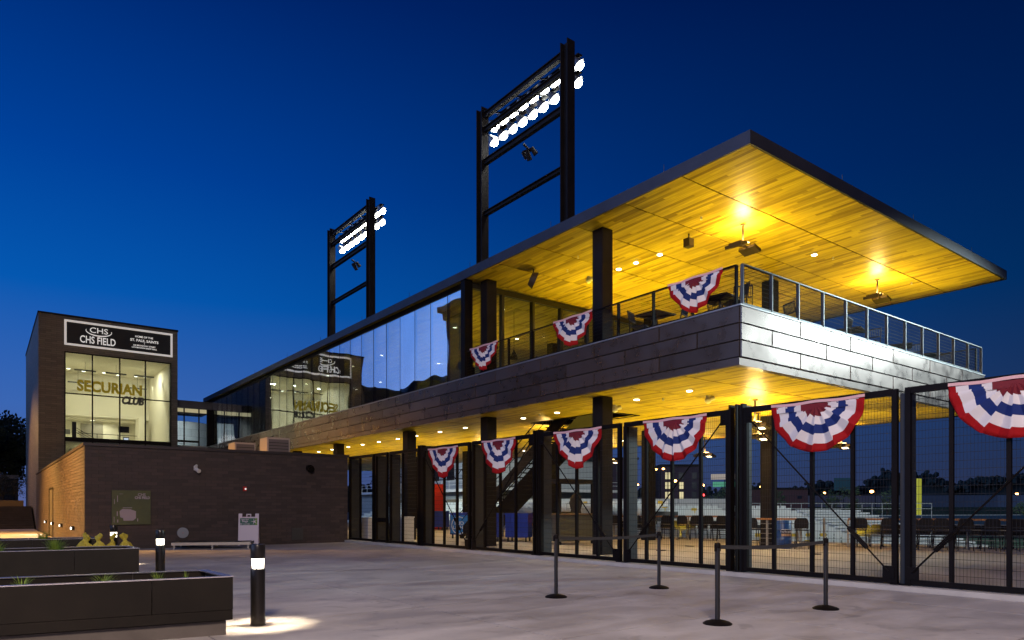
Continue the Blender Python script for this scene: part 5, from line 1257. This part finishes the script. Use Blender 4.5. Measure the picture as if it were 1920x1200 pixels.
q = MB(); q.tube((100.9, 42.8, -1.7), (100.9, 42.8, 5.3), .2, n=8); build(q, 'pole', YEL, t_)
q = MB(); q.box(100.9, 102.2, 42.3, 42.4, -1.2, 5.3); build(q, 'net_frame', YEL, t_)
for i, (px_, x, y, w, h) in enumerate([(1, 64, 42, 3.4, 2.2)]):
    t_ = thing('dugout_box', 'pale barred enclosure behind the outfield rail, left of the foul pole', 'enclosure', (88, 48, -1.7)); q = MB()
    for k in range(10): q.bar((84+.6*k, 50-.35*k, -1.7), (84+.6*k, 50-.35*k, 1.1), .08)
    q.bar((84, 50, 1.1), (89.4, 46.9, 1.1), .15); q.obox((87, 50.5, -.4), (2.7, -1.6, 0), (.3, .5, 0), (0, 0, 1.3)); build(q, 'bars', M('box_pale', (.45, .46, .42), .6), t_)
lamp('field_flood', 'SPOT', (60, -10, 25), 30000, (.93, 1, .93), 1, to=(75, 35, -1.7), spot=95, blend=.5)
# young trees, treeline, hills, motorway wall
def tree(x, y, z, h, cr_, lab, seed, col, n=900, cat='tree', group='trees'):
    rn = random.Random(seed); t_ = thing('tree', lab, cat, (x, y, z), group)
    q = MB(); q.tube((x, y, z), (x+.1, y, z+h*.45), h*.03, h*.018, 7)
    for k in range(7):
        a = rn.uniform(0, 6.28); z0 = z+h*rn.uniform(.3, .5); q.tube((x+.05, y, z0), (x+math.cos(a)*cr_*.7, y+math.sin(a)*cr_*.7, z+h*rn.uniform(.6, .9)), h*.012, h*.004, 5)
    build(q, 'trunk', M_bark, t_)
    q = MB(); cl = [(rn.gauss(0, .42)*cr_, rn.gauss(0, .42)*cr_, rn.uniform(.35, .95)*h, rn.uniform(.2, .42)*cr_) for _ in range(22)]
    for k in range(n):
        cx, cy2, cz, r = rn.choice(cl); v = Vector((rn.gauss(0, 1), rn.gauss(0, 1), rn.gauss(0, .8))); v = v.normalized()*r*rn.uniform(.4, 1)
        p = Vector((x+cx, y+cy2, z+cz))+v; s = h*rn.uniform(.012, .028)
        a = Vector((rn.gauss(0,1), rn.gauss(0,1), rn.gauss(0,1))).normalized()*s; b = a.orthogonal().normalized()*s*.7
        q.add([p-a, p+b, p+a, p-b], [(0, 1, 2, 3)])
    o = build(q, 'crown', col, t_); o['kind'] = 'stuff'; return t_
M_bark = M('bark', (.05, .035, .025), .9)
LEAFD = M('leaf_dark', (.035, .05, .02), .8, var=.4, vscale=1); LEAFL = M('leaf_light', (.09, .13, .04), .7, var=.3, vscale=2)
for i, (x, y, h, c, lab) in enumerate([(-5.5, 94, 9.6, 4.2, 'dark tree at the left edge of the photo behind the street'), (-1.0, 90, 9.2, 3.8, 'big dark tree between the left edge and the brick tower'), (2.6, 96, 10.2, 3.8, 'dark tree just left of the brick tower, tallest of the group'), (6.2, 92, 8.2, 3.2, 'dark tree partly hidden behind the brick tower'), (-8, 84, 8, 4, 'dark tree just outside the left edge')]):
    tree(x, y, 1.5, h, c, lab, 40+i, LEAFD, 6000, group='dark trees left of the tower')
for i, (x, y, lab) in enumerate([(1.2, 68.5, 'dark shrub on the bank left of the brick tower, nearest the tower'), (-.4, 69.5, 'second dark shrub from the tower on the bank'), (2.0, 71, 'rounded shrub in the orange light beside the tower')]):
    tree(x, y, 1.5, 2.6, 1.3, lab, 60+i, M('leaf_shrub', (.06, .05, .02), .8, var=.4, vscale=2), 1300, 'shrub', 'shrubs on the bank by the steps')
FLY = M('flower_yellow', (.55, .33, .02), .7, var=.3, vscale=3)
tree(-.35, 66.9, 1.5, 1.1, 1.1, 'clump of yellow flowers at the left edge above the steps', 77, FLY, 900, 'plant', 'planting above the steps')
t_ = thing('bridge_deck', 'pale level road deck with a thin railing behind the shrubs at the left', 'bridge', (-10, 78, 1.5))
q = MB(); q.box(-22, 2.6, 78, 80, 4.0, 4.35); build(q, 'deck', M('deck_pale', (.22, .19, .16), .8), t_); q = MB(); q.box(-22, 2.6, 79, 79.2, 1.5, 4.0); build(q, 'wall', old_brick, t_)
q = MB(); q.bar((-22, 78.1, 5.2), (2.6, 78.1, 5.2), .05)
for k in range(16): q.bar((-21+1.5*k, 78.1, 4.35), (-21+1.5*k, 78.1, 5.2), .04)
build(q, 'railing', dark_steel, t_)
q = MB(); q.box(-12, 2.5, 65.7, 66.0, 1.5, 1.95); tag(build(q, 'planting_kerb', M('kerb_stone', (.13, .09, .06), .8)), 'low stone kerb edging the planting at the top of the steps', 'kerb')
# far side
for i, (x, y, h, c, lab) in enumerate([(92, 67, 6.4, 1.7, 'young pale green tree seen just right of the widest fin post'), (97, 60.5, 6.2, .9, 'slim young tree seen beside the inner column'), (106, 57, 5.8, 1.5, 'young tree above the middle of the seats'), (104, 53, 6.2, 1.6, 'young tree left of the green road sign'), (110, 50.5, 6.4, 1.8, 'young tree under the green road sign'), (94, 70, 5, 1.5, 'young tree beyond the pale concrete wall'), (115, 34, 5.6, 1.6, 'faint young tree right of the foul pole'), (118, 28, 5.4, 1.7, 'faint young tree behind the rightmost brace rod')]):
    tree(x, y, -1.7, h, c, lab, 100+i, LEAFL, 700, group='young trees beyond the field')
wallm = M('motorway_wall', (.16, .17, .18), .9, var=.15, vscale=.05)
def ribbon(name, pts, z0, z1f, mat, lab=None, cat=None, kind=None, thick=2):
    q = MB()
    for (a, za), (b, zb) in zip(pts, pts[1:]):
        d_ = (Vector((*b, 0))-Vector((*a, 0))).normalized(); n_ = Vector((-d_.y, d_.x, 0))*thick
        v_ = [(*a, z0), (*b, z0), (*b, zb), (*a, za)]; v_ += [(x+n_.x, y+n_.y, z) for x, y, z in v_]
        q.add(v_, [(0,1,2,3),(7,6,5,4),(3,2,6,7),(0,4,5,1),(1,5,6,2),(3,7,4,0)])
    o = build(q, name, mat); tag(o, lab, cat, None, kind); return o
ribbon('motorway_wall', [((118, 150), 3.6), ((170, 125), 4.6), ((230, 75), 4.8), ((300, -20), 4.6)], -1.7, None, wallm, 'long grey motorway wall running across behind the trees', 'wall')
ribbon('embankment', [((110, 140), 1.2), ((160, 112), 1.4), ((215, 66), 1.4), ((280, -20), 1.2)], -1.7, None, M('embankment_grass', (.05, .07, .04), .9, var=.4, vscale=.15), kind='structure')
rn = random.Random(5); pts_ = []
for k in range(60):
    f = k/59; a = R(72 - 84*f); r_ = 420
    h = 8 + 5*rn.random() + (14*max(0, (f-.60)/.4)**.8 if f > .6 else 0)
    if .55 < f < .6: h += 6
    pts_.append(((r_*math.cos(a), r_*math.sin(a)), h))
ribbon('hill', pts_, -1.7, None, M('hill_dark', (.020, .028, .026), .95, var=.4, vscale=.05), kind='structure', thick=20)
q = MB()
for k in range(2600):
    f = rn.random(); i = min(58, int(f*59)); (a, za), (b, zb) = pts_[i], pts_[i+1]; t = rn.random()
    x = a[0]+(b[0]-a[0])*t - rn.uniform(0, 6); y = a[1]+(b[1]-a[1])*t - rn.uniform(0, 3); z = za+(zb-za)*t + rn.gauss(0, 1.3)
    s = rn.uniform(.6, 1.7); q.ball((x, y, z), s, 5, 3)
tag(build(q, 'far_treeline', M('treeline', (.02, .03, .024), .95), kind='stuff'), 'dark line of distant trees along the horizon', 'trees')
# far buildings
def blockb(name, c, u_ang, w, d_, h, lab, mat, nx, nz, lit, wz=1.5, seed=0, z0=-1.7):
    rn2 = random.Random(seed); t_ = thing(name, lab, 'building', (c[0], c[1], z0)); u_ = Vector((math.cos(u_ang), math.sin(u_ang), 0)); n_ = Vector((-u_.y, u_.x, 0))
    if n_.dot(Vector((c[0], c[1], 0))) > 0: n_ = -n_
    C_ = Vector((c[0], c[1], 0)); q = MB(); q.obox(C_ - n_*d_/2 + Vector((0, 0, (h+z0)/2)), u_*w/2, n_*d_/2, (0, 0, (h-z0)/2)); build(q, 'wall', mat, t_)
    q = MB(); q.obox(C_ - n_*d_/2 + Vector((0, 0, h+.25)), u_*(w/2+.2), n_*(d_/2+.2), (0, 0, .25)); build(q, 'roof', dark_steel, t_)
    for i in range(nx):
        for k in range(nz):
            z = 3 + (h-4)*(k+.5)/nz; x = -w/2 + w*(i+.5)/nx; on = rn2.random() < lit
            q = MB(); q.obox(C_ + u_*x + n_*.06 + Vector((0, 0, z)), u_*.55, n_*.05, (0, 0, wz/2)); build(q, 'window', WIN_ON if on else WIN_OFF, t_)
    return t_
WIN_ON = emi('lit_window', (1, .88, .5), .75); WIN_OFF = M('dark_window', (.02, .02, .03), .3)
ha = math.atan2(-.62, .785)
blockb('hotel', (108.5, 117.5), ha, 26, 18, 12.2, 'large dark brick block with rows of lit windows, seen between the third and fourth bunting', M('hotel_brick', (.075, .045, .055), .9), 9, 4, .5, seed=3)
blockb('hotel_wing', (126, 103), ha, 9, 14, 10.6, 'lower dark brick wing with two street lamps in front, right of the lit block', M('wing_brick', (.07, .045, .06), .9), 3, 3, .4, seed=4)
blockb('warehouse', (152, 96), ha, 16, 12, 5.6, 'low reddish building with red lights near the motorway', M('warehouse_red', (.16, .07, .06), .9), 4, 1, .2, wz=.8, seed=5)
blockb('warehouse', (92, 127), ha, 18, 12, 4.0, 'low reddish building left of the dark block, behind the bright signs', M('warehouse_tan', (.16, .09, .07), .9), 4, 1, .3, wz=.8, seed=6)
# satellite dish on the block roof
t_ = thing('satellite_dish', 'dark round dish on the roof of the lit brick block', 'dish', (111, 117, 12.7)); q = MB(); q.tube((111, 117, 12.7), (111, 117, 14.2), .15); q.tube((111, 117, 14.3), (110.6, 116.5, 14.6), .9, 1.1, 14); build(q, 'dish', dark_steel, t_)
# signs and street lights beyond
def plate(c, w, h, m, name, lab, cat='sign', grp=None, txt=None):
    C_ = Vector(c); v = Vector((c[0], c[1], 0)).normalized(); r_ = Vector((v.y, -v.x, 0)); t_ = thing(name, lab, cat, c, grp)
    q = MB(); q.obox(C_, r_*w/2, v*.08, (0, 0, h/2)); build(q, 'panel', m, t_); q = MB(); q.bar((c[0], c[1], -1.7), (c[0], c[1], c[2]-h/2), .12); build(q, 'post', dark_steel, t_)
    return t_, C_ - v*.1, math.atan2(r_.y, r_.x)
t_, p, rz = plate((140, 101.5, 8.6), 6.2, 1.3, M('hoarding_dim', (.3, .25, .2), .6, emit=(1, .85, .7), estr=.30), 'hoarding', 'bright lit hoarding beside the street lamp, right of the fourth fence bunting')
plate((140.5, 101, 6.8), 6.8, 1.2, M('hoarding_green', (.1, .3, .2), .6, emit=(.15, .6, .35), estr=.45), 'hoarding', 'green lit strip sign under the bright hoarding')
plate((176, 91.5, 7.3), 4.6, 3.2, M('road_sign_green', (.015, .10, .09), .6), 'road_sign', 'green motorway sign above the trees, left of the foul pole')
plate((100.5, 106.5, 6.4), 1.3, 2.6, M('sign_red_white', (.6, .4, .3), .6, emit=(1, .75, .6), estr=.5), 'hoarding', 'tall small lit sign in front of the left side of the dark block')
plate((94, 112, 4.2), 3.6, .55, M('sign_blue_white', (.4, .5, .7), .6, emit=(.7, .9, 1), estr=1.0), 'hoarding', 'small bluish white lit sign low beside the tall lit sign')
plate((90.5, 114.5, 4.3), 3.6, .7, M('sign_yellow_white', (.7, .6, .4), .6, emit=(1, .85, .5), estr=.9), 'hoarding', 'small yellowish lit sign near the kiosk post')
SOD = emi('sodium_glow', (1, .42, .10), 22); REDL = emi('red_light', (1, .03, .03), 14)
def street_lamp(px_, dist, z, lab, m=SOD, r=.32, energy=0):
    dx, dy = px_; x, y = dx*dist, dy*dist; t_ = thing('street_lamp', lab, 'street lamp', (x, y, -1.7), 'street lamps beyond the field')
    q = MB(); q.tube((x, y, -1.7), (x, y, z), .12, .08, 6); q.tube((x, y, z), (x-.8*dy, y+.8*dx, z+.2), .06, n=5); build(q, 'pole', dark_steel, t_); q = MB(); q.ball((x-.8*dy, y+.8*dx, z+.05), r*dist/150, 8, 6, .7); build(q, 'bulb', m, t_)
for (px_, z, dist, lab, r) in [((.743, .692), 5.3, 130, 'brightest orange street lamp in front of the dark block', .5), ((.755, .688), 6.2, 150, 'small orange lamp just right of the brightest one', .2), ((.772, .668), 8.3, 128, 'orange lamp on the left arm before the brick wing', .28), ((.781, .662), 8.4, 128, 'orange lamp on the right arm before the brick wing', .28),
        ((.794, .653), 7.0, 150, 'orange street lamp at the left end of the bright hoarding', .4), ((.825, .629), 6.7, 170, 'orange street lamp right of the bright hoarding', .35), ((.891, .580), 7.2, 200, 'small orange lamp seen beside the inner column', .18), ((.918, .559), 5.9, 190, 'orange lamp above the motorway wall, left of the brace', .3),
        ((.964, .524), 5.2, 190, 'orange lamp low above the motorway wall behind the brace', .28), ((1.018, .483), 5.6, 190, 'bright orange lamp above the motorway wall left of the foul pole', .42), ((1.165, .372), 4.4, 200, 'small orange lamp at the right behind the brace rod', .2), ((1.184, .357), 5.2, 200, 'pair-like orange lamp near the right edge', .3)]:
    street_lamp(px_, dist, z, lab, r=r)
street_lamp((.8257, .6285), 170, 4.3, 'red signal lamp below the orange lamp near the low red building', m=REDL, r=.3)
street_lamp((.845, .615), 175, 3.2, 'red tail light glow at the right of the low red building', m=REDL, r=.2)

# buildings across the street on the left: out of view, but mirrored in the glazing
for i, (x0, x1, y0, y1, h, lab) in enumerate([(-22, -6.2, 30, 55.2, 19.5, 'tall old brick warehouse with a cornice, mirrored in the right end of the glazing'), (-46, -29, 92, 112, 21, 'brown brick block mirrored low in the middle of the glazing'), (-60, -47, 84, 104, 15.5, 'lower block mirrored in the glazing'), (-26, -18, 100, 118, 19.5, 'narrow dark block mirrored beside the tower reflection')]):
    t_ = thing('old_building', lab, 'building', (x0, y0, 0), 'old brick blocks across the street')
    q = MB(); q.box(x0, x1, y0, y1, 0, h); build(q, 'wall', old_brick, t_)
    q = MB(); q.box(x0-.5, x1+.5, y0-.5, y1+.5, h, h+.6); q.box(x0-.3, x1+.3, y0-.3, y1+.3, h-.7, h); build(q, 'cornice', M('cornice', (.14, .10, .07), .8), t_)
    for k in range(5):
        for j in range(int((y1-y0)/4)):
            q = MB(); q.box(x1-.02, x1+.03, y0+1.2+4*j, y0+2.9+4*j, 2+3.4*k, 4.2+3.4*k)
            if 4.2+3.4*k < h-1: build(q, 'window', WIN_OFF, t_)
# added warm fill lamp and pole behind the viewer, brightening the plaza
t_ = thing('street_lamp', 'added fill lamp on a pole behind the viewer, out of view', 'street lamp', (-3.5, -6.8, 0)); q = MB(); q.tube((-3.5, -6.8, 0), (-3.5, -6.8, 13.6), .09, .06, 8); q.tube((-3.5, -6.8, 13.6), (-3.5, -4.5, 13.7), .05); build(q, 'pole', dark_steel, t_); q = MB(); q.tube((-3.5, -4.5, 13.3), (-3.5, -4.5, 13.6), .45, .3, 14); build(q, 'hood', dark_steel, t_)
lamp('plaza_fill', 'POINT', (-3.5, -4.5, 11.6), 11500, (1, .81, .70), 1.6)
# the sodium street lamp that lights the side wall and the steps
t_ = thing('street_lamp', 'orange street lamp just out of view at the left of the steps', 'street lamp', (-5.2, 37, 0)); q = MB(); q.tube((-5.2, 37, 0), (-5.2, 37, 6.8), .09, .06, 8); q.tube((-5.2, 37, 6.8), (-4.2, 37, 7.0), .05); build(q, 'pole', dark_steel, t_); q = MB(); q.ball((-4.1, 37, 6.95), .16, 10, 6); build(q, 'bulb', SOD, t_)
for y in (32, 43): lamp('street_lamp_light', 'SPOT', (-4.1, y, 5.6), 11000, (1, .50, .11), .15, to=(2.7, y, -.5), spot=104, blend=.8)
lamp('street_lamp_light', 'SPOT', (-3, 62, 8), 1800, (1, .52, .13), .2, to=(2.8, 60, 2.5), spot=120, blend=.6)
